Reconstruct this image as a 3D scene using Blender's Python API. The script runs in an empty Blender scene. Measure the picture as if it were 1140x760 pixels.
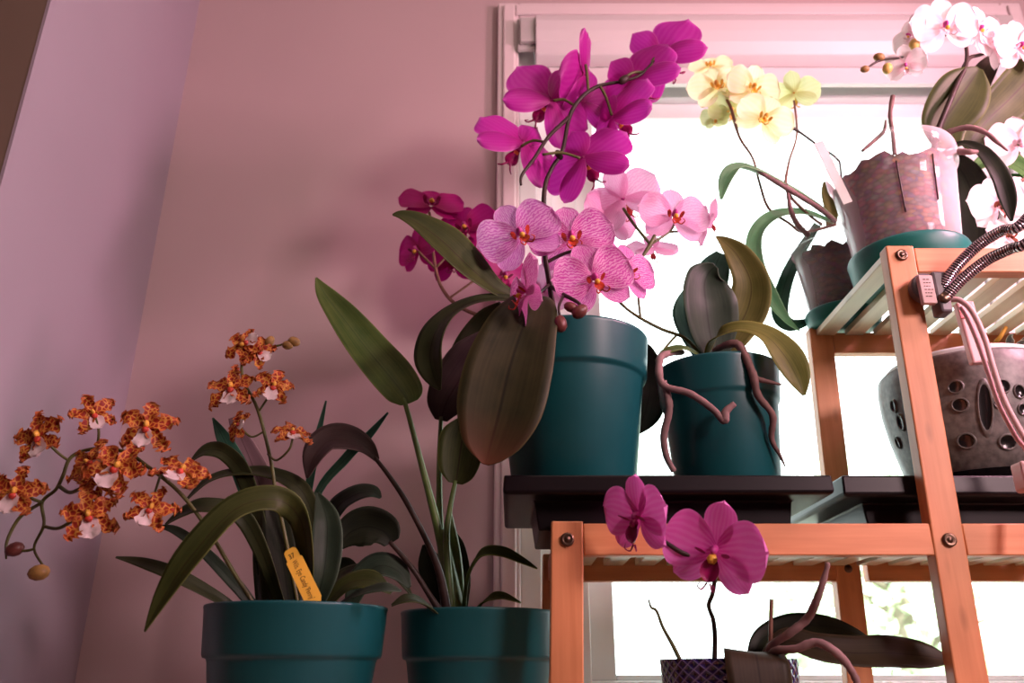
import bpy, math, random
from mathutils import Vector, Matrix
random.seed(7)
COL = bpy.context.scene.collection
F = 918.0
PITCH = math.radians(22.0)
CO, SI = math.cos(PITCH), math.sin(PITCH)
def P(px, py, y):
    """point of the room on the vertical plane y (metres in front of the camera) seen at photo position px,py"""
    u = (px - 570) / F; v = (380 - py) / F
    d = Vector((u, CO - v * SI, SI + v * CO))
    return d * (y / d.y)
def depth(p): return p.y * CO + p.z * SI
def mpp(p): return depth(p) / F            # metres per photo pixel at that point

# ------------------------------------------------------------------ materials
MATS = {}
def nmat(name):
    m = bpy.data.materials.new(name); m.use_nodes = True
    nt = m.node_tree; nt.nodes.clear()
    out = nt.nodes.new('ShaderNodeOutputMaterial')
    return m, nt, out
def principled(nt, col=None, rough=.5, spec=.5, **kw):
    b = nt.nodes.new('ShaderNodeBsdfPrincipled')
    if col is not None: b.inputs['Base Color'].default_value = (*col, 1)
    b.inputs['Roughness'].default_value = rough
    b.inputs['Specular IOR Level'].default_value = spec
    for k, v in kw.items(): b.inputs[k].default_value = v
    return b
def ramp(nt, fac, stops):
    r = nt.nodes.new('ShaderNodeValToRGB')
    e = r.color_ramp.elements
    while len(e) < len(stops): e.new(.5)
    for i, (p, c) in enumerate(stops):
        e[i].position = p; e[i].color = (*c, 1)
    nt.links.new(fac, r.inputs['Fac'])
    return r.outputs['Color']
def noise(nt, vec, scale, detail=3, rough=.5, dist=0):
    n = nt.nodes.new('ShaderNodeTexNoise')
    n.inputs['Scale'].default_value = scale; n.inputs['Detail'].default_value = detail
    n.inputs['Roughness'].default_value = rough; n.inputs['Distortion'].default_value = dist
    if vec is not None: nt.links.new(vec, n.inputs['Vector'])
    return n.outputs['Fac']
def coords(nt, which='Object', scale=(1, 1, 1)):
    t = nt.nodes.new('ShaderNodeTexCoord'); mp = nt.nodes.new('ShaderNodeMapping')
    mp.inputs['Scale'].default_value = scale
    nt.links.new(t.outputs[which], mp.inputs['Vector'])
    return mp.outputs['Vector']
def mixcol(nt, fac, a, b, mode='MIX'):
    m = nt.nodes.new('ShaderNodeMix'); m.data_type = 'RGBA'; m.blend_type = mode
    for s, v in ((m.inputs[0], fac), (m.inputs[6], a), (m.inputs[7], b)):
        if isinstance(v, (int, float)): s.default_value = v
        elif isinstance(v, tuple): s.default_value = (*v, 1)
        else: nt.links.new(v, s)
    return m.outputs[2]
def bump(nt, h, b, strength=.2, dist=.002):
    n = nt.nodes.new('ShaderNodeBump'); n.inputs['Strength'].default_value = strength
    n.inputs['Distance'].default_value = dist
    nt.links.new(h, n.inputs['Height']); nt.links.new(n.outputs['Normal'], b.inputs['Normal'])
def simple(name, col, rough=.5, spec=.5, var=.12, scale=30, bmp=0, **kw):
    m, nt, out = nmat(name)
    b = principled(nt, col, rough, spec, **kw)
    f = noise(nt, coords(nt), scale)
    c = ramp(nt, f, [(.3, tuple(x * (1 - var) for x in col)), (.7, tuple(min(1, x * (1 + var)) for x in col))])
    nt.links.new(c, b.inputs['Base Color'])
    if bmp: bump(nt, f, b, bmp)
    nt.links.new(b.outputs[0], out.inputs['Surface'])
    MATS[name] = m; return m
def thin(name, colfn, trans=.35, rough=.5, spec=.3, tint=1.0):
    """thin plant tissue: reflects and lets light through"""
    m, nt, out = nmat(name)
    c = colfn(nt)
    b = principled(nt, None, rough, spec)
    t = nt.nodes.new('ShaderNodeBsdfTranslucent')
    mx = nt.nodes.new('ShaderNodeMixShader'); mx.inputs[0].default_value = trans
    nt.links.new(c, b.inputs['Base Color']); nt.links.new(c, t.inputs['Color'])
    nt.links.new(b.outputs[0], mx.inputs[1]); nt.links.new(t.outputs[0], mx.inputs[2])
    nt.links.new(mx.outputs[0], out.inputs['Surface'])
    MATS[name] = m; return m
def math_n(nt, op, a, b=None):
    n = nt.nodes.new('ShaderNodeMath'); n.operation = op
    for i, v in enumerate((a, b)):
        if v is None: continue
        if isinstance(v, (int, float)): n.inputs[i].default_value = v
        else: nt.links.new(v, n.inputs[i])
    return n.outputs[0]
def uv_split(nt):
    t = nt.nodes.new('ShaderNodeTexCoord'); s = nt.nodes.new('ShaderNodeSeparateXYZ')
    nt.links.new(t.outputs['UV'], s.inputs[0])
    return t.outputs['UV'], s.outputs['X'], s.outputs['Y']
def leaf_col(dark, light, rib=None, tipc=None):
    def fn(nt):
        uv, u, v = uv_split(nt)
        mp = nt.nodes.new('ShaderNodeMapping'); mp.inputs['Scale'].default_value = (2.2, 22, 1)
        nt.links.new(uv, mp.inputs['Vector'])
        n1 = noise(nt, mp.outputs[0], 1.0, 4)
        n2 = noise(nt, coords(nt), 26, 3)
        f = math_n(nt, 'ADD', math_n(nt, 'MULTIPLY', n1, .5), math_n(nt, 'MULTIPLY', n2, .5))
        c = ramp(nt, f, [(.34, dark), (.68, light)])
        a = math_n(nt, 'ABSOLUTE', math_n(nt, 'SUBTRACT', v, .5))
        k = ramp(nt, a, [(0, (1, 1, 1)), (.028, (0, 0, 0))])
        c = mixcol(nt, k, c, rib if rib else tuple(x * .45 for x in dark))
        if tipc:
            k2 = ramp(nt, u, [(.62, (0, 0, 0)), (1, (1, 1, 1))])
            c = mixcol(nt, k2, c, tipc)
        e = ramp(nt, a, [(.47, (0, 0, 0)), (.5, (1, 1, 1))])
        c = mixcol(nt, e, c, tuple(min(1, x * 1.7) for x in light))
        return c
    return fn
def petal_col(deep, mid, pale, veins=9, strength=.6, net=False):
    def fn(nt):
        uv, u, v = uv_split(nt)
        nz = noise(nt, uv, 13 if net else 3, 3)
        nzz = math_n(nt, 'MULTIPLY', math_n(nt, 'SUBTRACT', nz, .5), .13 if net else .10)
        vv = math_n(nt, 'ADD', v, nzz)
        if net:
            vv = math_n(nt, 'ADD', vv, math_n(nt, 'MULTIPLY', math_n(nt, 'SINE', math_n(nt, 'MULTIPLY', u, 42)), .008))
        w = math_n(nt, 'SINE', math_n(nt, 'MULTIPLY', vv, veins * 6.283))
        k = ramp(nt, math_n(nt, 'ADD', math_n(nt, 'MULTIPLY', w, .5), .5), [(.25, (0, 0, 0)), (.8, (1, 1, 1))])
        k = math_n(nt, 'MULTIPLY', k, strength)
        base = ramp(nt, u, [(.0, deep), (.45, mid), (1, mid)])
        c = mixcol(nt, k, base, pale)
        a = math_n(nt, 'ABSOLUTE', math_n(nt, 'SUBTRACT', v, .5))
        e = ramp(nt, math_n(nt, 'MAXIMUM', math_n(nt, 'MULTIPLY', a, 2), u), [(.90, (0, 0, 0)), (1, (1, 1, 1))])
        c = mixcol(nt, math_n(nt, 'MULTIPLY', e, .55), c, pale)  # pale rim painted in, as backlight glowing through the petal edge
        return c
    return fn
def spot_col(nt):
    v = nt.nodes.new('ShaderNodeTexVoronoi'); v.feature = 'DISTANCE_TO_EDGE'; v.inputs['Scale'].default_value = 205
    nt.links.new(coords(nt), v.inputs['Vector'])
    n = noise(nt, coords(nt), 240, 2)
    d = math_n(nt, 'ADD', v.outputs['Distance'], math_n(nt, 'MULTIPLY', math_n(nt, 'SUBTRACT', n, .5), .16))
    c = ramp(nt, d, [(.0, (.66, .34, .06)), (.08, (.58, .18, .04)), (.14, (.34, .034, .014)), (.5, (.22, .016, .010))])
    uv, u, vv = uv_split(nt)
    a = math_n(nt, 'ABSOLUTE', math_n(nt, 'SUBTRACT', vv, .5))
    e = ramp(nt, math_n(nt, 'MAXIMUM', math_n(nt, 'MULTIPLY', a, 2), u), [(.78, (0, 0, 0)), (.93, (1, 1, 1))])
    return mixcol(nt, math_n(nt, 'MULTIPLY', e, .8), c, (.55, .15, .05))
def wood(name, axis, c1, c2, rough=.45):
    m, nt, out = nmat(name)
    sc = [90, 90, 90]; sc[axis] = 4
    vec = coords(nt, 'Object', tuple(sc))
    f = noise(nt, vec, 1, 4, .6)
    sc2 = [26, 26, 26]; sc2[axis] = 9
    f2 = noise(nt, coords(nt, 'Object', tuple(sc2)), 1, 2)
    # bamboo nodes: darker bands across the grain, here and there
    sc3 = [40, 40, 40]; sc3[axis] = 14
    v = nt.nodes.new('ShaderNodeTexVoronoi'); v.inputs['Scale'].default_value = 1
    nt.links.new(coords(nt, 'Object', tuple(sc3)), v.inputs['Vector'])
    c = ramp(nt, f, [(.3, c1), (.7, c2)])
    c = mixcol(nt, ramp(nt, f2, [(.45, (0, 0, 0)), (.75, (.45, .45, .45))]), c, tuple(x * .72 for x in c1))
    c = mixcol(nt, ramp(nt, v.outputs['Distance'], [(.06, (.55, .55, .55)), (.2, (0, 0, 0))]), c, tuple(x * .6 for x in c1))
    b = principled(nt, None, rough, .4)
    nt.links.new(c, b.inputs['Base Color']); bump(nt, f, b, .08, .001)
    nt.links.new(b.outputs[0], out.inputs['Surface'])
    MATS[name] = m; return m

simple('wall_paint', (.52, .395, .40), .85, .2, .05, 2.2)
simple('wall_paint_side', (.37, .31, .365), .85, .2, .05, 2.2)  # same wall paint, with the left wall's dimmer light put into the colour
simple('wall_paint_unlit', (.20, .145, .11), .85, .2, .05, 2)  # same taupe paint, darkened where the pink lamps do not reach
simple('ceiling_paint', (.62, .55, .53), .9, .2, .04, 3)
simple('white_trim', (.72, .62, .62), .42, .4, .03, 5)
simple('vinyl', (.82, .86, .85), .35, .5, .02, 5)
simple('blind_white', (.68, .63, .63), .45, .4, .02, 5)
simple('bracket_grey', (.48, .46, .44), .5, .4, .05, 30)
simple('floor_board', (.22, .13, .08), .5, .4, .3, 6)
simple('table_white', (.6, .56, .52), .5, .4, .05, 8)
wood('bamboo_x', 0, (.60, .225, .09), (.76, .33, .15))
wood('bamboo_y', 1, (.60, .22, .085), (.74, .32, .14))
wood('bamboo_z', 2, (.60, .225, .09), (.76, .33, .15))
wood('bamboo_slat_lit', 1, (.58, .44, .27), (.70, .57, .38), .35)  # same bamboo paled, with the window's light put into the slat colour
simple('screw_metal', (.16, .10, .07), .3, .6, .2, 200, Metallic=.85)
simple('teal_plastic', (.006, .084, .092), .37, .5, .08, 14)
simple('teal_saucer', (.008, .16, .135), .42, .45, .06, 14)
simple('black_plastic', (.004, .002, .003), .38, .22, .1, 30)
simple('grid_plastic', (.02, .014, .018), .4, .4, .1, 30)
simple('soil', (.045, .03, .02), .95, .1, .5, 90, .6)
simple('stem_dark', (.035, .018, .014), .5, .35, .3, 60)
simple('stem_green', (.09, .15, .035), .45, .4, .25, 60)
simple('stem_olive', (.10, .10, .028), .45, .4, .25, 60)
simple('stem_brown', (.20, .10, .07), .55, .3, .25, 80)
simple('root_pink', (.25, .155, .15), .75, .25, .22, 60, .3)
simple('root_brown', (.19, .11, .10), .75, .25, .25, 60, .3)
simple('bud_red', (.13, .035, .03), .4, .4, .3, 120)
simple('bud_olive', (.30, .17, .05), .5, .4, .4, 120)
simple('bud_yellow', (.55, .38, .10), .5, .4, .3, 120)
simple('lip_magenta', (.30, .005, .10), .4, .4, .3, 160)
simple('lip_orange', (.52, .05, .03), .4, .4, .5, 160)
simple('lip_yellow', (.9, .46, .06), .4, .4, .3, 160)
simple('lip_brown', (.20, .045, .015), .5, .4, .4, 160)
simple('column_white', (.75, .55, .62), .45, .4, .1, 100)
simple('column_pink', (.50, .05, .28), .45, .4, .1, 100)
simple('column_gold', (.75, .40, .06), .45, .4, .15, 200)
simple('ceramic_grey', (.14, .135, .122), .42, .4, .35, 150)
simple('ceramic_dark', (.008, .008, .008), .2, .5, .2, 60)
simple('liner_white', (.75, .78, .80), .3, .5, .05, 20)
simple('clamp_grey', (.13, .11, .12), .38, .5, .1, 50)
simple('cord_pink', (.66, .42, .42), .45, .4, .05, 40)
simple('label_pink', (.78, .55, .55), .6, .3, .03, 40)
simple('ink', (.10, .035, .02), .7, .2, .1, 40)
simple('yellow_tag', (.95, .56, .07), .45, .4, .05, 60)
simple('tag_grey', (.62, .56, .54), .35, .5, .05, 60)
simple('led_red', (.7, .02, .05), .4, .5, .05, 60)
thin('leaf_dark', leaf_col((.014, .021, .007), (.038, .045, .016), (.008, .010, .004)), .05, .5, .22)
thin('leaf_black', leaf_col((.006, .010, .006), (.020, .026, .012)), .05, .5, .22)
thin('leaf_olive', leaf_col((.024, .036, .008), (.070, .085, .022), (.03, .02, .01)), .10, .5, .22)
thin('leaf_red_tip', leaf_col((.016, .019, .007), (.048, .042, .016), (.010, .009, .004), (.12, .04, .022)), .06, .5, .22)
thin('leaf_green', leaf_col((.035, .085, .015), (.12, .17, .04), (.05, .09, .02)), .18, .5, .22)
thin('leaf_bright', leaf_col((.05, .16, .04), (.14, .30, .09)), .3, .5, .22)
thin('leaf_grey', leaf_col((.018, .034, .022), (.040, .064, .040)), .06, .5, .22)
thin('leaf_purple', leaf_col((.030, .018, .018), (.060, .040, .036), (.03, .014, .014)), .06, .5, .22)
thin('leaf_ochre', leaf_col((.075, .080, .016), (.17, .16, .045), (.06, .05, .015)), .15, .5, .22)
thin('leaf_limegreen', leaf_col((.085, .10, .016), (.20, .21, .05), (.07, .07, .015)), .2, .5, .22)
thin('leaf_tealgreen', leaf_col((.02, .09, .06), (.06, .17, .11)), .2, .5, .22)
thin('leaf_brown', leaf_col((.022, .016, .009), (.050, .036, .020), (.012, .008, .005)), .05, .5, .22)
thin('leaf_mauve', leaf_col((.17, .10, .12), (.24, .15, .17)), .1, .5, .22)
thin('leaf_pale', leaf_col((.30, .33, .28), (.55, .56, .48)), .2, .5, .22)
thin('leaf_backlit', leaf_col((.20, .34, .22), (.38, .54, .36), (.25, .32, .2)), .6, .5, .22)  # green paled for the window flare; that haze is in the colour
thin('petal_magenta', petal_col((.40, .006, .20), (.50, .018, .34), (.78, .22, .66), 8, .07), .38, .45, .3)
thin('petal_deep', petal_col((.40, .004, .12), (.46, .008, .20), (.52, .03, .28), 7, .2), .25, .45, .3)
thin('petal_vein', petal_col((.55, .03, .30), (.62, .080, .42), (.86, .52, .74), 15, .62, True), .32, .45, .3)
thin('petal_lilac', petal_col((.52, .07, .38), (.60, .16, .55), (.84, .55, .80), 14, .62, True), .32, .45, .3)
thin('petal_palepink', petal_col((.74, .25, .50), (.80, .38, .62), (.90, .62, .78), 13, .45, True), .45, .45, .3)
thin('petal_pink', petal_col((.66, .05, .42), (.80, .16, .60), (.88, .36, .76), 8, .3), .28, .45, .3)
thin('petal_yellow', petal_col((.86, .70, .26), (.90, .84, .55), (.92, .88, .70), 6, .3), .42, .45, .3)
thin('petal_yellowgreen', petal_col((.60, .64, .20), (.74, .80, .44), (.84, .88, .60), 6, .3), .42, .45, .3)
thin('petal_white', petal_col((.86, .55, .62), (.90, .78, .80), (.94, .86, .87), 6, .3), .35, .45, .3)
thin('petal_spotted', spot_col, .15, .5, .3)
thin('petal_liplilac', petal_col((.72, .42, .44), (.84, .70, .70), (.88, .78, .78), 5, .3), .25, .5, .3)
def vase_mat():
    m, nt, out = nmat('glazed_blue')
    t = nt.nodes.new('ShaderNodeTexCoord'); s = nt.nodes.new('ShaderNodeSeparateXYZ')
    nt.links.new(t.outputs['UV'], s.inputs[0])
    a = math_n(nt, 'ADD', math_n(nt, 'MULTIPLY', s.outputs['X'], 34), math_n(nt, 'MULTIPLY', s.outputs['Y'], 9))
    b_ = math_n(nt, 'SUBTRACT', math_n(nt, 'MULTIPLY', s.outputs['X'], 34), math_n(nt, 'MULTIPLY', s.outputs['Y'], 9))
    def tri(x): return math_n(nt, 'MULTIPLY', math_n(nt, 'ABSOLUTE', math_n(nt, 'SUBTRACT', math_n(nt, 'FRACT', x), .5)), 2)
    h = math_n(nt, 'MAXIMUM', tri(a), tri(b_))
    c = ramp(nt, h, [(.35, (.012, .006, .05)), (.75, (.03, .02, .14)), (.92, (.18, .13, .36)), (1, (.30, .24, .5))])
    p = principled(nt, None, .14, .6); nt.links.new(c, p.inputs['Base Color']); bump(nt, h, p, .9, .006)
    nt.links.new(p.outputs[0], out.inputs['Surface']); MATS['glazed_blue'] = m
vase_mat()
def clear_mat():
    m, nt, out = nmat('clear_plastic')
    t = nt.nodes.new('ShaderNodeBsdfTransparent'); t.inputs[0].default_value = (.97, .95, .96, 1)
    g = principled(nt, (.85, .78, .80), .06, .6)
    f = nt.nodes.new('ShaderNodeLayerWeight'); f.inputs[0].default_value = .35
    k = math_n(nt, 'ADD', math_n(nt, 'MULTIPLY', f.outputs['Facing'], .6), .17)
    mx = nt.nodes.new('ShaderNodeMixShader'); nt.links.new(k, mx.inputs[0])
    nt.links.new(t.outputs[0], mx.inputs[1]); nt.links.new(g.outputs[0], mx.inputs[2])
    nt.links.new(mx.outputs[0], out.inputs['Surface']); MATS['clear_plastic'] = m
    m, nt, out = nmat('window_glass')
    t = nt.nodes.new('ShaderNodeBsdfTransparent'); t.inputs[0].default_value = (.95, .985, .98, 1)
    g = nt.nodes.new('ShaderNodeBsdfGlossy'); g.inputs['Roughness'].default_value = .02
    mx = nt.nodes.new('ShaderNodeMixShader'); mx.inputs[0].default_value = .03
    nt.links.new(t.outputs[0], mx.inputs[1]); nt.links.new(g.outputs[0], mx.inputs[2])
    nt.links.new(mx.outputs[0], out.inputs['Surface']); MATS['window_glass'] = m
clear_mat()
def bark_mat(name, a, b_):
    m, nt, out = nmat(name)
    v = nt.nodes.new('ShaderNodeTexVoronoi'); v.inputs['Scale'].default_value = 120
    nt.links.new(coords(nt, 'Object', (1, 1, 1.6)), v.inputs['Vector'])
    n = noise(nt, coords(nt), 60, 4)
    c = mixcol(nt, n, ramp(nt, v.outputs['Distance'], [(0, b_), (.8, a)]), v.outputs['Color'], 'SOFT_LIGHT')
    p = principled(nt, None, .8, .2); nt.links.new(c, p.inputs['Base Color']); bump(nt, n, p, .5, .004)
    nt.links.new(p.outputs[0], out.inputs['Surface']); MATS[name] = m
bark_mat('bark_light', (.18, .085, .09), (.42, .23, .235))
bark_mat('bark_dark', (.045, .022, .018), (.12, .06, .05))
def metal_mat():
    m, nt, out = nmat('ribbed_metal')
    uv, u, v = uv_split(nt)
    w = math_n(nt, 'SINE', math_n(nt, 'MULTIPLY', u, 6.283 * 115))
    p = principled(nt, (.42, .36, .40), .25, .5, Metallic=.9)
    c = ramp(nt, math_n(nt, 'ADD', math_n(nt, 'MULTIPLY', w, .5), .5), [(.15, (.03, .02, .025)), (.75, (.55, .46, .50))])
    nt.links.new(c, p.inputs['Base Color']); bump(nt, w, p, .5, .002)
    nt.links.new(p.outputs[0], out.inputs['Surface']); MATS['ribbed_metal'] = m
metal_mat()
def emis(name, col, s):
    m, nt, out = nmat(name)
    e = nt.nodes.new('ShaderNodeEmission'); e.inputs[0].default_value = (*col, 1); e.inputs[1].default_value = s
    nt.links.new(e.outputs[0], out.inputs['Surface']); MATS[name] = m
emis('led_pink', (1, .42, .66), 8)
simple('lawn', (.50, .52, .46), .9, .2, .2, 1.5)
simple('tree_leaf', (.62, .82, .52), .8, .2, .3, 3)
simple('tree_bark', (.25, .20, .16), .9, .2, .3, 6)

# ------------------------------------------------------------------ object helpers
OFF = {}
def thing(name, label, cat, loc, group=None):
    o = bpy.data.objects.new(name, None); COL.objects.link(o)
    o.location = loc; o.empty_display_size = .03
    o['label'] = label; o['category'] = cat
    if group: o['group'] = group
    OFF[o] = Vector(loc); return o
class MB:
    def __init__(s): s.v = []; s.f = []; s.m = []; s.uv = []
    def add(s, verts, faces, mi=0, uv=None):
        b = len(s.v); s.v += [Vector(x) for x in verts]
        s.uv += list(uv) if uv else [(0, 0)] * len(verts)
        s.f += [tuple(i + b for i in f) for f in faces]; s.m += [mi] * len(faces)
        return s
    def build(s, name, mats, parent=None, smooth=True, bevel=0, solid=0, label=None, subsurf=0):
        if isinstance(mats, str): mats = [mats]
        off = OFF[parent] if parent is not None else Vector((0, 0, 0))
        me = bpy.data.meshes.new(name)
        me.from_pydata([v - off for v in s.v], [], s.f)
        for x in mats: me.materials.append(MATS[x])
        for p, mi in zip(me.polygons, s.m): p.material_index = mi; p.use_smooth = smooth
        ul = me.uv_layers.new(name='UVMap')
        for l in me.loops: ul.data[l.index].uv = s.uv[l.vertex_index]
        me.update()
        o = bpy.data.objects.new(name, me); COL.objects.link(o)
        if parent is not None: o.parent = parent
        OFF[o] = off
        if bevel:
            b = o.modifiers.new('bevel', 'BEVEL'); b.width = bevel; b.segments = 2; b.limit_method = 'ANGLE'
        if solid:
            b = o.modifiers.new('solid', 'SOLIDIFY'); b.thickness = solid; b.offset = 0
        if subsurf:
            b = o.modifiers.new('sub', 'SUBSURF'); b.levels = subsurf; b.render_levels = subsurf
        if label: o['label'] = label
        return o
BOXF = [(0, 3, 2, 1), (4, 5, 6, 7), (0, 1, 5, 4), (1, 2, 6, 5), (2, 3, 7, 6), (3, 0, 4, 7)]
def box(mb, x0, x1, y0, y1, z0, z1, mi=0):
    return mb.add([(x0, y0, z0), (x1, y0, z0), (x1, y1, z0), (x0, y1, z0), (x0, y0, z1), (x1, y0, z1), (x1, y1, z1), (x0, y1, z1)], BOXF, mi)
def cr(p0, p1, p2, p3, t):
    return .5 * ((2 * p1) + (p2 - p0) * t + (2 * p0 - 5 * p1 + 4 * p2 - p3) * t * t + (3 * p1 - p0 - 3 * p2 + p3) * t ** 3)
def spline(pts, n):
    """pts: list of (Vector, scalar); n samples per span"""
    out = []
    for i in range(len(pts) - 1):
        q = [pts[max(0, i - 1)], pts[i], pts[i + 1], pts[min(len(pts) - 1, i + 2)]]
        for k in range(n):
            t = k / n
            out.append((cr(*[a[0] for a in q], t), cr(*[a[1] for a in q], t)))
    out.append(pts[-1]); return out
def tube(mb, pts, n=6, sides=8, mi=0, jitter=0):
    sp = spline(pts, n); L = len(sp)
    T = [(sp[min(i + 1, L - 1)][0] - sp[max(i - 1, 0)][0]).normalized() for i in range(L)]
    a = Vector((0, 0, 1)) if abs(T[0].z) < .9 else Vector((1, 0, 0))
    N = (a - T[0] * a.dot(T[0])).normalized()
    vs, fs, uv = [], [], []
    run = 0
    for i, (c, r) in enumerate(sp):
        if i: run += (c - sp[i - 1][0]).length
        N = (N - T[i] * N.dot(T[i])).normalized(); B = T[i].cross(N)
        r = max(r, .0002) * (1 + random.uniform(-jitter, jitter))
        for k in range(sides):
            t = 2 * math.pi * k / sides
            vs.append(c + (N * math.cos(t) + B * math.sin(t)) * r); uv.append((run / .3, k / sides))
    for i in range(L - 1):
        for k in range(sides):
            k2 = (k + 1) % sides
            fs.append((i * sides + k, i * sides + k2, (i + 1) * sides + k2, (i + 1) * sides + k))
    vs += [sp[0][0], sp[-1][0]]; uv += [(0, 0), (run / .3, 0)]
    for k in range(sides):
        k2 = (k + 1) % sides
        fs.append((len(vs) - 2, k2, k)); fs.append((len(vs) - 1, (L - 1) * sides + k, (L - 1) * sides + k2))
    mb.add(vs, fs, mi, uv); return mb
def ptube(mb, pts, rpx, **kw):
    """pts (px,py,y) with radius in photo pixels, one or per point"""
    q = []
    for i, p in enumerate(pts):
        v = P(*p[:3]); r = rpx[i] if isinstance(rpx, (list, tuple)) else rpx
        q.append((v, r * mpp(v)))
    return tube(mb, q, **kw)
def lathe(mb, cx, cy, prof, n=48, mi=0, cap0=True, cap1=False):
    vs, fs, uv = [], [], []
    for j, (r, z) in enumerate(prof):
        for k in range(n):
            t = 2 * math.pi * k / n
            vs.append((cx + r * math.cos(t), cy + r * math.sin(t), z)); uv.append((k / n, z * 12))
    for j in range(len(prof) - 1):
        for k in range(n):
            k2 = (k + 1) % n
            fs.append((j * n + k, j * n + k2, (j + 1) * n + k2, (j + 1) * n + k))
    if cap0: fs.append(tuple(range(n - 1, -1, -1)))
    if cap1: fs.append(tuple((len(prof) - 1) * n + k for k in range(n)))
    mb.add(vs, fs, mi, uv); return mb
def leaf(parent, ctrl, mat, nrm=None, nrm2=None, fold=.10, n=6, wave=0, name='leaf', label=None, cols=8):
    """ctrl: (px, py, y, width px) along the midrib"""
    pts = [(P(a, b, y), w) for a, b, y, w in ctrl]
    pts = [(p, w * mpp(p)) for p, w in pts]
    sp = spline(pts, n); L = len(sp)
    ph = random.random() * 6
    vs, fs, uv = [], [], []
    prev = None
    for i, (c, w) in enumerate(sp):
        t = i / (L - 1)
        T = (sp[min(i + 1, L - 1)][0] - sp[max(i - 1, 0)][0]).normalized()
        N = -c.normalized() + Vector((0, 0, .15)) if nrm is None else Vector(nrm).normalized()
        if nrm2 is not None: N = N.lerp(Vector(nrm2).normalized(), t)
        A = T.cross(N)
        if A.length < .05 and prev is not None: A = prev
        A.normalize()
        if prev is not None and A.dot(prev) < 0: A = -A
        if prev is not None: A = (A * .6 + prev * .4).normalized()
        prev = A
        N2 = A.cross(T).normalized()
        w = max(w, .0006)
        for k in range(cols + 1):
            v = k / cols * 2 - 1
            off = fold * w * (abs(v) ** 1.5) + wave * w * math.sin(t * 11 + ph + v * 1.3) * abs(v)
            vs.append(c + A * (v * w / 2) + N2 * off); uv.append((t, k / cols))
    cc = cols + 1
    for i in range(L - 1):
        for k in range(cols):
            fs.append((i * cc + k, i * cc + k + 1, (i + 1) * cc + k + 1, (i + 1) * cc + k))
    return MB().add(vs, fs, 0, uv).build(name, mat, parent, label=label, solid=.0009)
def petal_pts(Lg, W, a=.8, b=.6, cup=.15, back=0, wave=0, nu=12, nv=10, r0=.04, tip=0, ph=0, twist=0):
    """petal along +x, face +z"""
    vs, uv, fs = [], [], []
    for i in range(nu + 1):
        u = .5 * i / nu + .5 * math.sin(math.pi / 2 * i / nu)
        um = min(.72, a - .20)
        if u < um: w = W / 2 * (.24 + .76 * math.sin(math.pi / 2 * u / um) ** b)
        else: w = W / 2 * max(.05, (1 - ((u - um) / (1 - um)) ** 2.3) ** .5)
        if tip: w *= (1 - tip * u ** 3)
        for j in range(nv + 1):
            v = j / nv * 2 - 1
            # rounded outline: pull the corners of the tip inward
            x = r0 + Lg * (u - .05 * v * v * u * u)
            y = v * w
            z = cup * (v * v * W * .5) * (1 if u > .2 else u * 5) - back * u * u * Lg + wave * math.sin(u * 9 + ph) * v * W + twist * v * w * u
            z += wave * .6 * W * math.sin(v * 5 + ph * 2) * u * u
            vs.append(Vector((x, y, z))); uv.append((u, j / nv))
    c = nv + 1
    for i in range(nu):
        for j in range(nv): fs.append((i * c + j, i * c + j + 1, (i + 1) * c + j + 1, (i + 1) * c + j))
    return vs, fs, uv
def frame(center, face, roll, size):
    n = Vector(face).normalized()
    up = Vector((0, 0, 1)); up = (up - n * up.dot(n)).normalized()
    x = up.cross(n).normalized()
    R = Matrix((x, up, n)).transposed() @ Matrix.Rotation(math.radians(roll), 3, 'Z')
    return lambda p: center + R @ (Vector(p) * size)
def rotz(p, deg, dz=0):
    a = math.radians(deg); c, s = math.cos(a), math.sin(a)
    return Vector((p.x * c - p.y * s, p.x * s + p.y * c, p.z + dz))
def ball(mb, tf, c, r, mi=0, n=8, sc=(1, 1, 1)):
    vs, fs = [], []
    for i in range(n + 1):
        th = math.pi * i / n
        for k in range(n):
            ph = 2 * math.pi * k / n
            vs.append(tf((c[0] + r * sc[0] * math.sin(th) * math.cos(ph), c[1] + r * sc[1] * math.sin(th) * math.sin(ph), c[2] + r * sc[2] * math.cos(th))))
    for i in range(n):
        for k in range(n):
            k2 = (k + 1) % n
            fs.append((i * n + k, (i + 1) * n + k, (i + 1) * n + k2, i * n + k2))
    mb.add(vs, fs, mi)
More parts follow.
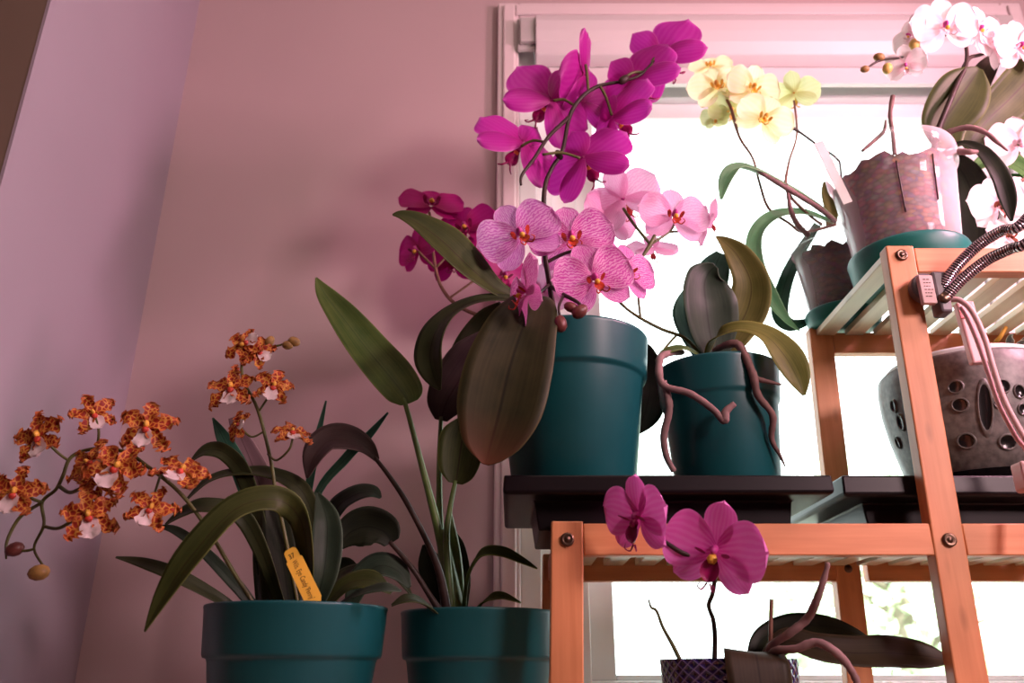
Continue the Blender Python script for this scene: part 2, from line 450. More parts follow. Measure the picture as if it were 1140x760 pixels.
def moth(parent, px, py, y, half, face, roll=0, mat='petal_magenta', lip='lip_magenta', col='column_pink', cup=.12, lipsize=1.0, lipo='lip_yellow', back=.06, sl=1.0, sw=1.0):
    """moth-orchid flower: three sepals, two broad petals, lip with curled tips, column"""
    c = P(px, py, y); s = half * mpp(c)
    tf = frame(c, face, roll, s)
    mb = MB(); R = random.uniform
    def put(ang, Lg, W, dz, **kw):
        vs, fs, uv = petal_pts(Lg, W, ph=R(0, 6), **kw)
        mb.add([tf(rotz(p, ang, dz)) for p in vs], fs, 0, uv)
    put(90 + R(-4, 4), .98 * sl, .66 * sw, -.04, a=.76, b=.9, cup=cup, back=back)
    put(221 + R(-4, 4), .96 * sl, .64 * sw, -.045, a=.76, b=.9, cup=cup, back=back)
    put(319 + R(-4, 4), .96 * sl, .64 * sw, -.045, a=.76, b=.9, cup=cup, back=back)
    put(14 + R(-4, 4), 1.02, 1.20, .02, a=.80, b=.85, cup=.10, back=back - .05, wave=.025)
    put(166 + R(-4, 4), 1.02, 1.20, .025, a=.80, b=.85, cup=.10, back=back - .05, wave=.025)
    f = mb.build('flower', mat, parent)
    k = lipsize
    lb = MB()
    for sg in (-1, 1):                          # side lobes, standing up around the column
        vs, fs, uv = petal_pts(.34 * k, .26 * k, a=.8, b=.6, cup=.5, nu=6, nv=5, r0=0)
        lb.add([tf(Vector((sg * (.05 + .12 * k + .5 * p.y + .18 * p.x), -.10 + p.x * .42, .08 + p.x * .75))) for p in vs], fs, 0, uv)
    vs, fs, uv = petal_pts(.46 * k, .32 * k, a=.85, b=.7, cup=.45, nu=7, nv=5, r0=0, tip=.55)
    lb.add([tf(Vector((p.y, -.10 - p.x * .80, .12 + p.x * .55 + p.z - .5 * p.x * p.x))) for p in vs], fs, 0, uv)
    for sg in (-1, 1):                          # curled whiskers at the lip's tip
        q = [(tf((sg * .03, -.45 * k, .28)), .022 * s), (tf((sg * .10, -.55 * k, .34)), .02 * s), (tf((sg * .17, -.50 * k, .43)), .016 * s), (tf((sg * .12, -.42 * k, .45)), .010 * s)]
        tube(lb, q, n=4, sides=5)
    ball(lb, tf, (0, -.13, .22), .085 * k, 1, 6)
    lb.build('lip', [lip, lipo], f)
    cb = MB()
    ball(cb, tf, (0, .03, .12), .10, 0, 8, (.8, 1.0, 1.5))
    cb.build('column', col, f)
    return c
def star(parent, px, py, y, half, face, roll=0, droop=0):
    """spotted star-shaped flower with crinkled tepals and a pale ruffled lip"""
    c = P(px, py, y); s = half * mpp(c)
    tf = frame(c, face, roll, s)
    mb = MB(); R = random.uniform
    for ang in (90, 158, 22, 222, 318):
        w = .58 if ang in (158, 22) else .50
        vs, fs, uv = petal_pts(1.0 + R(-.1, .12), w, a=.72, b=.55, cup=.35, back=R(-.05, .28), wave=.13, nu=12, nv=6, ph=R(0, 6), twist=R(-.5, .5))
        mb.add([tf(rotz(p, ang + R(-9, 9), R(-.02, .05))) for p in vs], fs, 0, uv)
    f = mb.build('flower', 'petal_spotted', parent)
    lb = MB()
    vs, fs, uv = petal_pts(.78, .66, a=1.25, b=.55, cup=.1, back=-.10, wave=.07, nu=9, nv=8, ph=R(0, 6))
    mi = []
    lb.add([tf(rotz(p, 270 + R(-5, 5), .06)) for p in vs], fs, 0, uv)
    ball(lb, tf, (0, -.14, .12), .13, 1, 6, (1.1, 1, .8))
    lb.build('lip', ['petal_liplilac', 'lip_orange'], f)
    cb = MB(); ball(cb, tf, (0, .05, .14), .12, 0, 7, (.8, 1.2, 1.1))
    cb.build('column', 'column_gold', f)
    return c
def bud(parent, px, py, y, rpx, mat, ang=0, el=1.4):
    c = P(px, py, y); r = rpx * mpp(c)
    a = math.radians(ang)
    d = Vector((math.cos(a), 0, math.sin(a))); e = Vector((-math.sin(a), 0, math.cos(a)))
    mb = MB()
    tf = lambda p: c + d * p[0] * (1 if p[0] < 0 else 1.15) + e * p[1] + Vector((0, 1, 0)) * p[2]
    ball(mb, tf, (0, 0, 0), r, 0, 10, (el, 1, 1))
    return mb.build('bud', mat, parent)
def stems(parent, name, mat, runs, jitter=0, label=None):
    mb = MB()
    for pts, r in runs: ptube(mb, pts, r, n=6, sides=7, jitter=jitter)
    return mb.build(name, mat, parent, label=label)
def band_pot(parent, cx, cy, zb, h, r, mat='teal_plastic', taper=.70, band=.047, soil='soil'):
    rb = r * taper; zt = zb + h; zk = zt - band
    rk = rb + (r - rb) * (h - band) / h
    prof = [(rb * .93, zb), (rb, zb + .004), (rk * .97, zk - .004), (rk * .985, zk - .001), (r * .945, zk), (r * .958, zk + .003),
            (r * .992, zt - .004), (r, zt - .002), (r * .995, zt), (r * .965, zt), (r * .955, zt - .003), (rk * .93, zk), (rk * .90, zt - .06)]
    mb = MB(); lathe(mb, cx, cy, prof, 72); o = mb.build('pot', mat, parent)
    sb = MB(); zs = zt - .022
    vs = [(cx, cy, zs + .004)]; fs = []
    for j, rr in enumerate((.35, .7, 1.0)):
        for k in range(24):
            t = k / 24 * 6.2832
            vs.append((cx + rr * r * .90 * math.cos(t), cy + rr * r * .90 * math.sin(t), zs + random.uniform(-.004, .004)))
    for k in range(24):
        k2 = (k + 1) % 24; fs.append((0, 1 + k, 1 + k2))
        for j in range(2): fs.append((1 + j * 24 + k, 1 + (j + 1) * 24 + k, 1 + (j + 1) * 24 + k2, 1 + j * 24 + k2))
    sb.add(vs, fs); sb.build('potting_mix', soil, parent)
    return o

# ------------------------------------------------------------------ the room
WY = 1.20; FZ = -.62; CZ = 1.75; LX = -.588; RX = 1.9; BY = -1.6
def struct(name, mb, mat, smooth=False, bevel=0):
    o = mb.build(name, mat, None, smooth=smooth, bevel=bevel); o['kind'] = 'structure'; return o
WX0, WX1, WZ0, WZ1 = .012, .905, -.05, 1.118         # opening in the window wall
m = MB()
box(m, -.70, WX0, WY, WY + .12, FZ, CZ); box(m, WX1, RX + .1, WY, WY + .12, FZ, CZ)
box(m, WX0, WX1, WY, WY + .12, FZ, WZ0); box(m, WX0, WX1, WY, WY + .12, WZ1, CZ)
struct('wall_back', m, 'wall_paint')
YC = .812
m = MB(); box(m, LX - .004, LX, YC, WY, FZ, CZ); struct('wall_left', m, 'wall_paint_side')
m = MB(); box(m, -2.0, LX - .0045, YC + .0005, YC + .08, FZ, CZ); struct('wall_left_return', m, 'wall_paint_unlit')
m = MB(); box(m, -2.1, -2.0, BY, YC + .1, FZ, CZ); struct('wall_far_left', m, 'wall_paint_unlit')
m = MB(); box(m, RX, RX + .1, BY, WY, FZ, CZ); struct('wall_right', m, 'wall_paint')
m = MB(); box(m, -2.1, RX + .1, BY - .1, BY, FZ, CZ); struct('wall_front', m, 'wall_paint')
m = MB(); box(m, -2.1, RX + .1, BY - .1, WY + .12, CZ, CZ + .1); struct('ceiling', m, 'ceiling_paint')
m = MB(); box(m, -2.1, RX + .1, BY - .1, WY + .12, FZ - .1, FZ); struct('floor', m, 'floor_board')
# window: casing, jamb, master frame, sash, glass
CX0, CX1, CZ1 = -.026, .943, 1.157
m = MB()
for (a, b) in ((CX0, WX0), (WX1, CX1)):
    box(m, a, b, WY - .016, WY, WZ0 - .02, CZ1)
    box(m, a + .010, b - .006, WY - .022, WY - .016, WZ0 - .02, CZ1 - .010)
box(m, WX0, WX1, WY - .016, WY, WZ1, CZ1); box(m, WX0 - .006, WX1 + .006, WY - .022, WY - .016, WZ1 + .006, CZ1 - .010)
struct('trim_1', m, 'white_trim', bevel=.003)
m = MB(); box(m, CX0 - .02, CX1 + .02, WY - .05, WY + .06, WZ0 - .045, WZ0 - .02); struct('trim_2', m, 'white_trim', bevel=.003)
GX0, GX1, GZ0, GZ1 = .149, .742, -.002, .952
m = MB()
def ring(mb, x0, x1, z0, z1, w0, wb, wt, y0, y1, mi=0):
    box(mb, x0, x0 + w0, y0, y1, z0, z1, mi); box(mb, x1 - w0, x1, y0, y1, z0, z1, mi)
    box(mb, x0 + w0, x1 - w0, y0, y1, z0, z0 + wb, mi); box(mb, x0 + w0, x1 - w0, y0, y1, z1 - wt, z1, mi)
ring(m, WX0, WX1, WZ0, WZ1, .030, .020, .05, WY + .004, WY + .11)
ring(m, WX0 + .03, WX1 - .03, WZ0 + .02, WZ1 - .05, .028, .012, .03, WY + .030, WY + .11)
ring(m, WX0 + .058, WX1 - .058, WZ0 + .032, WZ1 - .08, .042, .010, .050, WY + .044, WY + .10)
ring(m, WX0 + .100, WX1 - .100, WZ0 + .042, WZ1 - .13, .036, .008, .034, WY + .060, WY + .095)
w = struct('window_1', m, 'vinyl', bevel=.002)
g = MB(); box(g, GX0 - .01, GX1 + .04, WY + .076, WY + .080, GZ0 - .01, GZ1 + .01)
g.build('glass_pane', 'window_glass', w, smooth=False)
# roller-blind head box inside the top of the window
t = thing('roller_blind', 'white roller blind head box across the top of the window', 'blind', (.45, WY - .02, 1.02))
m = MB(); prof = [(WY - .012, 1.010), (WY - .034, 1.020), (WY - .045, 1.040), (WY - .048, 1.062), (WY - .048, 1.085), (WY - .040, 1.105), (WY - .012, 1.110)]
n = len(prof); vs = [(x, a, b) for x in (.042, .872) for a, b in prof]
m.add(vs, [tuple(range(n - 1, -1, -1)), tuple(range(n, 2 * n))] + [(i, (i + 1) % n, n + (i + 1) % n, n + i) for i in range(n)])
m.build('head_box', 'blind_white', t, smooth=False, bevel=.002)
m = MB(); box(m, .010, .042, WY - .030, WY - .0215, 1.035, 1.105); box(m, .014, .042, WY - .040, WY - .030, 1.045, 1.10)
m.build('bracket', 'bracket_grey', t, smooth=False, bevel=.002)
m = MB(); box(m, .872, .904, WY - .040, WY - .0215, 1.035, 1.105); m.build('bracket', 'bracket_grey', t, smooth=False, bevel=.002)
m = MB(); box(m, .05, .865, WY - .011, WY - .009, .985, 1.011); box(m, .05, .865, WY - .015, WY - .005, .972, .986)
m.build('blind_fabric', 'blind_white', t, smooth=False)

# outside the window
m = MB(); m.add([(-12, 1.5, -.9), (14, 1.5, -.9), (14, 30, -1.2), (-12, 30, -1.2)], [(0, 1, 2, 3)])
struct('ground', m, 'lawn')
def tree(x, y, zb, zt, r, label):
    t = thing('tree', label, 'tree', (x, y, zb), 'trees outside the window')
    mb = MB(); tube(mb, [(Vector((x, y, zb)), .10), (Vector((x + .05, y, (zb + zt) / 2)), .075), (Vector((x, y, zt - .2)), .03)], sides=10)
    for k in range(6):
        a = k * 1.05; h = zb + (zt - zb) * (.45 + .07 * k)
        tube(mb, [(Vector((x, y, h)), .035), (Vector((x + r * .4 * math.cos(a), y + r * .4 * math.sin(a), h + .2)), .022), (Vector((x + r * .75 * math.cos(a), y + r * .75 * math.sin(a), h + .3)), .008)], n=4, sides=6)
    mb.build('trunk', 'tree_bark', t)
    mb = MB()
    for k in range(1500):
        while True:
            v = Vector((random.uniform(-1, 1), random.uniform(-1, 1), random.uniform(-1, 1)))
            if .25 < v.length < 1 + .15 * math.sin(v.x * 7) * math.sin(v.z * 6): break
        c = Vector((x, y, zt - r * .8)) + Vector((v.x * r, v.y * r, v.z * r * 1.05))
        d = Vector((random.gauss(0, 1), random.gauss(0, 1), random.gauss(0, 1))).normalized()
        e = d.orthogonal().normalized(); L = .11; W = .045
        mb.add([c, c + d * L * .5 + e * W, c + d * L, c + d * L * .5 - e * W], [(0, 1, 2, 3)])
    mb.build('crown', 'tree_leaf', t, smooth=False)
tree(2.75, 6.2, -.95, 1.35, .95, 'pale green leafy tree seen through the window between the shelf posts')

# ------------------------------------------------------------------ bamboo stand
BX0, BX1 = .0375, 1.00
stand = thing('plant_stand', 'orange bamboo stepped plant stand in front of the window', 'plant stand', (.52, .92, FZ))
def post(name_x, y0, y1, z0, z1, w=.0305, lean=.028, screws=()):
    """post that leans a touch; name_x = left edge at z=.12"""
    mb = MB(); vs = []
    for z in (z0, z1):
        dx = (z - .12) * lean
        vs += [(name_x + dx, y0, z), (name_x + w + dx, y0, z), (name_x + w + dx, y1, z), (name_x + dx, y1, z)]
    mb.add(vs, BOXF)
    o = mb.build('post', 'bamboo_z', stand, smooth=False, bevel=.0015)
    for z in screws:
        sb = MB(); cx = name_x + w / 2 + (z - .12) * lean
        ring_ = [(.0, -.0032), (.0028, -.0030), (.003, -.0016), (.0042, -.0030), (.0064, -.0026), (.0068, .0005)]
        n = 16; vs, fs = [], []
        for r, d in ring_:
            for k in range(n):
                a = k / n * 6.2832; vs.append((cx + r * math.cos(a), y0 + d, z + r * math.sin(a)))
        for j in range(len(ring_) - 1):
            for k in range(n):
                k2 = (k + 1) % n; fs.append((j * n + k, j * n + k2, (j + 1) * n + k2, (j + 1) * n + k))
        sb.add(vs, fs); sb.build('screw', 'screw_metal', o)
    return o
YF, YB = .800, 1.050
FRT, BCK = (YF, YF + .018), (YB - .018, YB)
MZ0, MZ1 = .105, .135
TZ0, TZ1 = .405, .4345
LZ0, LZ1 = -.140, -.110
post(BX0, *FRT, FZ, .1372, screws=(.1195,)); post(BX0, *BCK, FZ, .1372)
post(.4015, *FRT, FZ, .437, screws=(.119, .4245)); post(.393, *BCK, FZ, .437, lean=.035)
post(.985, *FRT, FZ, .437, screws=(.119, .4245)); post(.985, *BCK, FZ, .437)
m = MB()
cx, cz = .4085, .1195
for k in range(14):
    a = k / 14 * 6.2832; m.v.append(Vector((cx + .004 * math.cos(a), BCK[0] - .002, cz + .004 * math.sin(a)))); m.uv.append((0, 0))
for k in range(14):
    a = k / 14 * 6.2832; m.v.append(Vector((cx + .0055 * math.cos(a), BCK[0] + .001, cz + .0055 * math.sin(a)))); m.uv.append((0, 0))
m.f = [tuple(range(13, -1, -1))] + [(k, (k + 1) % 14, 14 + (k + 1) % 14, 14 + k) for k in range(14)]; m.m = [0] * 15
m.build('screw', 'screw_metal', stand)
def rail(x0, x1, y, z0, z1):
    m = MB(); box(m, x0, x1, y[0] + .001, y[1] - .001, z0, z1); m.build('rail', 'bamboo_x', stand, smooth=False, bevel=.0012)
for z0, z1, xs in ((MZ0, MZ1, (BX0 + .031, .4015, .985)), (LZ0, LZ1, (BX0 + .024, .394, .975))):
    for y in (FRT, BCK):
        rail(xs[0], xs[1], y, z0, z1); rail(xs[1] + .031, xs[2], y, z0, z1)
rail(.441, .985, FRT, TZ0, TZ1); rail(.435, .985, BCK, TZ0 - .004, TZ1 - .004)
def side(x, z0, z1):
    m = MB(); box(m, x + .006, x + .024, FRT[1], BCK[0], z0, z1); m.build('rail', 'bamboo_y', stand, smooth=False, bevel=.0012)
side(BX0, MZ0, MZ1 - .006); side(BX0 - .007, LZ0, LZ1)
def slats(x0, x1, z, step=.0395, w=.026):
    m = MB(); x = x0
    while x + w <= x1 + .001:
        box(m, x, x + w, FRT[1] - .0005 + .001, BCK[0] - .001 + .0, z, z + .008); x += step
    m.build('slatted_shelf', 'bamboo_slat_lit', stand, smooth=False, bevel=.0008)
def slats_full(x0, x1, z, step, w):
    m = MB(); x = x0
    while x + w <= x1 + .001:
        box(m, x, x + w, FRT[1], BCK[0], z, z + .008); x += step
    m.build('slatted_shelf', 'bamboo_slat_lit', stand, smooth=False, bevel=.0008)
slats_full(BX0 + .035, .98, MZ1 - .012, .0385, .024)
slats_full(.4125, .98, TZ1 - .0085, .0385, .0245)
slats_full(BX0 + .03, .97, LZ1 - .009, .0385, .024)

# low white side table that carries the two floor-side pots
TBZ = -.123
t = thing('side_table', 'low white table under the two teal pots left of the bamboo stand', 'table', (-.21, .93, FZ))
m = MB(); box(m, -.42, .028, .745, 1.09, TBZ - .022, TBZ); m.build('tabletop', 'table_white', t, smooth=False, bevel=.003)
for a in (-.40, -.022):
    for b in (.765, 1.04):
        m = MB(); box(m, a, a + .03, b, b + .03, FZ, TBZ - .022); m.build('leg', 'table_white', t, smooth=False, bevel=.002)

# ------------------------------------------------------------------ humidity trays
TX0, TX1, TY0, TY1 = -.0088, .3096, .786, .992
tray = thing('humidity_tray', 'black plastic tray under the two teal pots on the middle shelf', 'tray', ((TX0 + TX1) / 2, .92, .1315), 'black trays on the middle shelf')
m = MB()
def rect(x0, x1, y0, y1, z): return [(x0, y0, z), (x1, y0, z), (x1, y1, z), (x0, y1, z)]
iy = .034; ix = .031
loops = [rect(TX0 + ix + .004, TX1 - ix - .004, TY0 + iy + .002, TY1 - iy - .002, .1315), rect(TX0 + ix, TX1 - ix, TY0 + iy, TY1 - iy, .1605),
         rect(TX0 + .003, TX1 - .003, TY0 + .003, TY1 - .003, .1605), rect(TX0, TX1, TY0, TY1, .1625), rect(TX0 + .001, TX1 - .001, TY0 + .001, TY1 - .001, .1790),
         rect(TX0 + .005, TX1 - .005, TY0 + .005, TY1 - .005, .1790), rect(TX0 + .007, TX1 - .007, TY0 + .007, TY1 - .007, .1640), rect(TX0 + ix + .003, TX1 - ix - .003, TY0 + iy + .003, TY1 - iy - .003, .1620),
         rect(TX0 + ix + .006, TX1 - ix - .006, TY0 + iy + .006, TY1 - iy - .006, .1340)]
vs = [p for l in loops for p in l]; fs = [(3, 2, 1, 0)]
for i in range(len(loops) - 1):
    for k in range(4): fs.append((i * 4 + k, i * 4 + (k + 1) % 4, i * 4 + 4 + (k + 1) % 4, i * 4 + 4 + k))
e = 4 * (len(loops) - 1); fs.append((e, e + 1, e + 2, e + 3))
m.add(vs, fs); m.build('tray_basin', 'black_plastic', tray, smooth=False, bevel=.002)
m = MB(); gx0, gx1, gy0, gy1 = TX0 + .009, TX1 - .009, TY0 + .009, TY1 - .009
x = gx0
while x < gx1 - .004:
    box(m, x, x + .004, gy0, gy1, .1645, .1675); x += .0143
y = gy0
while y < gy1 - .003:
    box(m, gx0, gx1, y, y + .004, .1650, .1680); y += .0143
m.build('grid', 'grid_plastic', tray, smooth=False)
t2 = tray.copy(); COL.objects.link(t2); t2.location.x += .3405; t2.location.y += .0345; t2.scale.z = 1.16
t2['label'] = 'black plastic tray under the grey ceramic pot behind the tall post'
for ch in list(tray.children):
    c = ch.copy(); COL.objects.link(c); c.parent = t2

# ------------------------------------------------------------------ plant A: spotted orchid, lower left
A = thing('potted_orchid', 'teal pot at lower left with brown-spotted star-shaped orchid flowers', 'potted orchid', (-.213, .86, TBZ), 'potted plants')
band_pot(A, -.213, .86, TBZ, .185, .089)
for ctrl, mat, kw in [
    ([(345, 676, .84, 14), (343, 625, .80, 24), (334, 577, .77, 27), (307, 556, .75, 30), (262, 567, .74, 36), (215, 617, .73, 40), (184, 662, .73, 26), (161, 703, .73, 2)], 'leaf_olive', dict(fold=.14, nrm=(-.30, -.9, .25))),
    ([(338, 660, .88, 12), (350, 590, .88, 16), (335, 545, .88, 20), (300, 527, .88, 20), (262, 526, .88, 16), (232, 535, .88, 16), (206, 558, .88, 3)], 'leaf_dark', dict(nrm=(-.2, -.7, .7))),
    ([(312, 672, .86, 12), (290, 610, .84, 18), (266, 572, .83, 20), (228, 563, .82, 22), (205, 570, .82, 18), (184, 584, .82, 3)], 'leaf_dark', dict(nrm=(-.3, -.8, .5))),
    ([(300, 675, .88, 16), (294, 610, .88, 20), (275, 535, .88, 20), (252, 505, .88, 18), (230, 501, .88, 18), (212, 514, .88, 3)], 'leaf_dark', dict(nrm=(-.4, -.8, .3))),
    ([(262, 678, .84, 10), (240, 664, .83, 14), (195, 640, .82, 18), (160, 627, .82, 14), (129, 620, .82, 2)], 'leaf_dark', dict(nrm=(0, -.8, .6))),
    ([(285, 678, .87, 10), (262, 650, .86, 14), (225, 612, .86, 12), (195, 590, .86, 10), (172, 586, .86, 2)], 'leaf_grey', dict(nrm=(-.2, -.8, .5))),
    ([(350, 676, .82, 16), (360, 640, .81, 30), (364, 605, .81, 34), (363, 575, .81, 26), (353, 548, .82, 3)], 'leaf_grey', dict(fold=.22)),
    ([(300, 676, .90, 14), (292, 600, .91, 18), (270, 530, .92, 20), (250, 490, .93, 16), (237, 465, .93, 2)], 'leaf_tealgreen', dict(mat2=1)),
    ([(318, 676, .92, 26), (305, 590, .93, 30), (282, 520, .94, 28), (258, 465, .94, 8)], 'leaf_mauve', dict()),
    ([(322, 676, .87, 30), (316, 630, .87, 34), (308, 580, .88, 30), (300, 545, .88, 6)], 'leaf_black', dict()),
    ([(300, 676, .89, 28), (296, 620, .89, 28), (290, 560, .90, 12)], 'leaf_black', dict()),
    ([(350, 676, .90, 18), (380, 640, .90, 18), (415, 632, .91, 20), (440, 640, .91, 16), (458, 662, .91, 3)], 'leaf_dark', dict(nrm=(0, -.5, .8))),
    ([(370, 680, .84, 16), (395, 664, .82, 22), (425, 655, .80, 20), (447, 658, .80, 3)], 'leaf_grey', dict(nrm=(0, -.6, .8))),
    ([(348, 676, .93, 10), (362, 640, .93, 14), (385, 628, .93, 16), (400, 636, .93, 3)], 'leaf_black', dict()),
    ([(390, 676, .88, 14), (402, 646, .88, 30), (422, 630, .88, 36), (443, 636, .88, 26), (456, 654, .88, 4)], 'leaf_grey', dict(nrm=(0, -.8, .6))),
    ([(360, 678, .85, 12), (384, 652, .84, 24), (412, 646, .83, 26), (436, 660, .83, 4)], 'leaf_olive', dict(nrm=(0, -.8, .6))),
    ([(338, 678, .93, 5), (340, 580, .95, 7), (350, 505, .96, 9), (363, 446, .96, 2)], 'leaf_tealgreen', dict()),
    ([(345, 678, .93, 5), (350, 560, .96, 8), (385, 510, .98, 11), (410, 485, .98, 9), (432, 459, .98, 2)], 'leaf_tealgreen', dict()),
]:
    kw.pop('mat2', None)
    leaf(A, ctrl, mat, **kw)
stems(A, 'flower_spike', 'stem_olive', [([(332, 674, .87), (318, 600, .87), (307, 548, .87), (301, 510, .87), (287, 456, .87), (270, 420, .87), (274, 392, .87), (298, 386, .87), (312, 384, .87), (323, 378, .87)], [2.3, 2.3, 2.1, 2, 1.9, 1.8, 1.6, 1.4, 1.2, 1]),
    ([(298, 505, .87), (308, 512, .86), (322, 500, .85), (326, 486, .85)], 1.3), ([(288, 458, .87), (300, 440, .87), (306, 432, .87)], 1.3), ([(280, 440, .87), (262, 436, .87)], 1.3), ([(294, 480, .87), (280, 486, .87), (268, 476, .87)], 1.2), ([(298, 386, .87), (305, 378, .87)], 1.1)])
stems(A, 'flower_spike', 'stem_olive', [([(285, 676, .84), (262, 640, .83), (232, 590, .82), (200, 548, .81), (163, 518, .80), (140, 503, .80), (108, 499, .80), (80, 508, .80), (70, 530, .80), (62, 545, .80), (47, 559, .80), (49, 584, .80), (38, 610, .80), (50, 632, .80)], [2.4, 2.4, 2.3, 2.2, 2.2, 2.1, 2.1, 2.1, 2.1, 2.0, 2.0, 1.8, 1.5, 1.2]),
    ([(66, 541, .80), (78, 548, .79), (92, 542, .78)], 2.2), ([(50, 586, .80), (64, 588, .79), (80, 580, .78), (92, 572, .78)], 2), ([(47, 559, .80), (36, 555, .79), (24, 548, .78)], 1.9),
    ([(38, 611, .80), (28, 613, .80), (18, 612, .80)], 1.6), ([(145, 505, .80), (150, 494, .79), (160, 478, .78)], 1.6), ([(76, 512, .80), (66, 505, .79), (50, 490, .78)], 1.6), ([(108, 499, .80), (110, 480, .79), (106, 462, .79)], 1.5),
    ([(45, 560, .80), (22, 576, .81), (8, 602, .81), (7, 622, .81)], [2, 2, 1.8, 1]), ([(170, 522, .80), (186, 528, .79), (198, 525, .79)], 1.5), ([(178, 530, .80), (172, 550, .79), (168, 564, .79)], 1.5)])
for px, py, y, h, face, roll in [
    (44, 486, .77, 32, (-.25, -1, .05), 18), (17, 548, .77, 31, (.1, -1, .0), -10), (104, 461, .79, 25, (.4, -1, .2), 30), (164, 475, .77, 32, (.05, -1, .1), -4),
    (100, 516, .775, 29, (-.3, -1, .3), 60), (131, 520, .76, 34, (.1, -1, .1), -30), (99, 573, .765, 33, (.25, -1, -.1), 15), (168, 566, .77, 28, (.3, -1, .2), -20), (202, 525, .78, 32, (.3, -.6, .6), -30), (116, 535, .785, 26, (-.5, -.8, .1), 100),
    (272, 384, .86, 23, (-.2, -1, .1), 120), (287, 392, .865, 21, (.2, -1, .1), 60), (258, 432, .855, 29, (-.1, -1, .25), 5), (305, 430, .855, 24, (.3, -1, .2), -15), (265, 473, .86, 18, (-.6, -.8, .1), 80), (325, 482, .85, 24, (.3, -.55, .7), 0)]:
    star(A, px, py, y, h, face, roll)
for px, py, r, mt, an in ((17, 611, 8, 'bud_red', 200), (44, 637, 9, 'bud_olive', 190), (327, 380, 5.5, 'bud_olive', -20), (320, 384, 5, 'bud_olive', 0), (300, 380, 5, 'bud_olive', 60)):
    bud(A, px, py, .80 if px < 200 else .87, r, mt, an, 1.25)
# yellow name tag in pot A
tg = thing('plant_tag', 'yellow plastic name tag with handwriting stuck in the lower-left teal pot', 'plant tag', P(352, 672, .785))
c0, c1 = P(322, 611, .785), P(356, 682, .785)
ax = (c1 - c0).normalized(); nn = Vector((0, -1, .1)).normalized(); wd = ax.cross(nn).normalized()
if wd.x < 0: wd = -wd
hw = 9.3 * mpp(c0); Lt = (c1 - c0).length
def tagp(a, b, c=0): return c0 + ax * a + wd * b + nn * c
m = MB(); outl = [(.002, -hw * .75), (0, -hw * .5), (0, hw * .5), (.002, hw * .75), (.005, hw * .8), (.010, hw * .8), (.0115, hw), (Lt * .8, hw), (Lt, 0), (Lt * .8, -hw), (.0115, -hw), (.010, -hw * .8), (.005, -hw * .8)]
n = len(outl); vs = [tagp(a, b, .0006) for a, b in outl] + [tagp(a, b, -.0006) for a, b in outl]
m.add(vs, [tuple(range(n)), tuple(range(2 * n - 1, n - 1, -1))] + [(i, n + i, n + (i + 1) % n, (i + 1) % n) for i in range(n)])
m.build('tag_blade', 'yellow_tag', tg, smooth=False)
def text_mesh(txt, size):
    cu = bpy.data.curves.new('txt', 'FONT'); cu.body = txt; cu.size = size; cu.resolution_u = 3
    o = bpy.data.objects.new('txt', cu); COL.objects.link(o)
    bpy.context.view_layer.update()
    me = bpy.data.meshes.new_from_object(o.evaluated_get(bpy.context.evaluated_depsgraph_get()))
    vs = [v.co.copy() for v in me.vertices]; fs = [tuple(p.vertices) for p in me.polygons]
    bpy.data.objects.remove(o); bpy.data.curves.remove(cu); bpy.data.meshes.remove(me)
    return vs, fs
vs, fs = text_mesh("Wils. Eye Candy 'Penny'", .0070)
mxx = max(v.x for v in vs); k = (Lt * .60) / mxx
m = MB(); m.add([tagp(.012 + v.x * k, (v.y - .0026), .0009) for v in vs], fs)
vs, fs = text_mesh("37", .0062)
m.add([tagp(.0095 - v.y * 1.1, -.0035 + v.x * .9, .0009) for v in vs], fs)
m.build('handwriting', 'ink', tg, smooth=False)

# ------------------------------------------------------------------ plant B: broad-leaved foliage plant
B = thing('potted_foliage_plant', 'teal pot beside the left bamboo post with tall long-stalked green leaves', 'potted plant', (-.035, .93, TBZ), 'potted plants')
band_pot(B, -.035, .93, TBZ, .185, .084)
def bleaf(stalk, r, ctrl, mat, smat='stem_green', **kw):
    o = leaf(B, ctrl, mat, **kw)
    if stalk:
        mb = MB(); ptube(mb, stalk, r, n=6, sides=8); mb.build('leaf_stalk', smat, o)
bleaf([(504, 682, .93), (497, 630, .93), (487, 585, .93), (468, 512, .92), (452, 452, .91), (448, 444, .91)], [8, 7, 5, 3.4, 2.6, 2],
      [(455, 449, .91, 22), (450, 440, .91, 44), (432, 417, .91, 54), (408, 388, .91, 48), (382, 354, .91, 36), (362, 328, .91, 22), (352, 309, .91, 2)], 'leaf_green', fold=.14, nrm=(.25, -.9, .3), wave=.03)
bleaf([(496, 682, .95), (490, 585, .96), (489, 520, .97), (491, 464, .97)], [5, 4, 3, 2.4],
      [(491, 468, .97, 14), (496, 450, .97, 44), (510, 425, .97, 56), (530, 395, .97, 50), (545, 368, .97, 10)], 'leaf_purple', fold=.08)
bleaf([(502, 682, .92), (497, 604, .92), (501, 565, .92), (507, 535, .92)], [6, 4, 3, 2.4],
      [(507, 538, .92, 16), (509, 528, .92, 38), (512, 506, .92, 50), (516, 482, .92, 46), (521, 462, .92, 6)], 'leaf_olive', fold=.10)
bleaf([(498, 684, .91), (490, 640, .90), (476, 604, .89), (452, 558, .88), (432, 528, .88), (417, 509, .88)], [6, 4.4, 3.4, 3, 2.6, 2.2],
      [(420, 512, .88, 6), (408, 498, .88, 20), (388, 490, .88, 36), (366, 491, .88, 42), (350, 508, .87, 28), (342, 532, .87, 3)], 'leaf_purple', 'stem_dark', fold=.14, nrm=(-.1, -.85, .5))
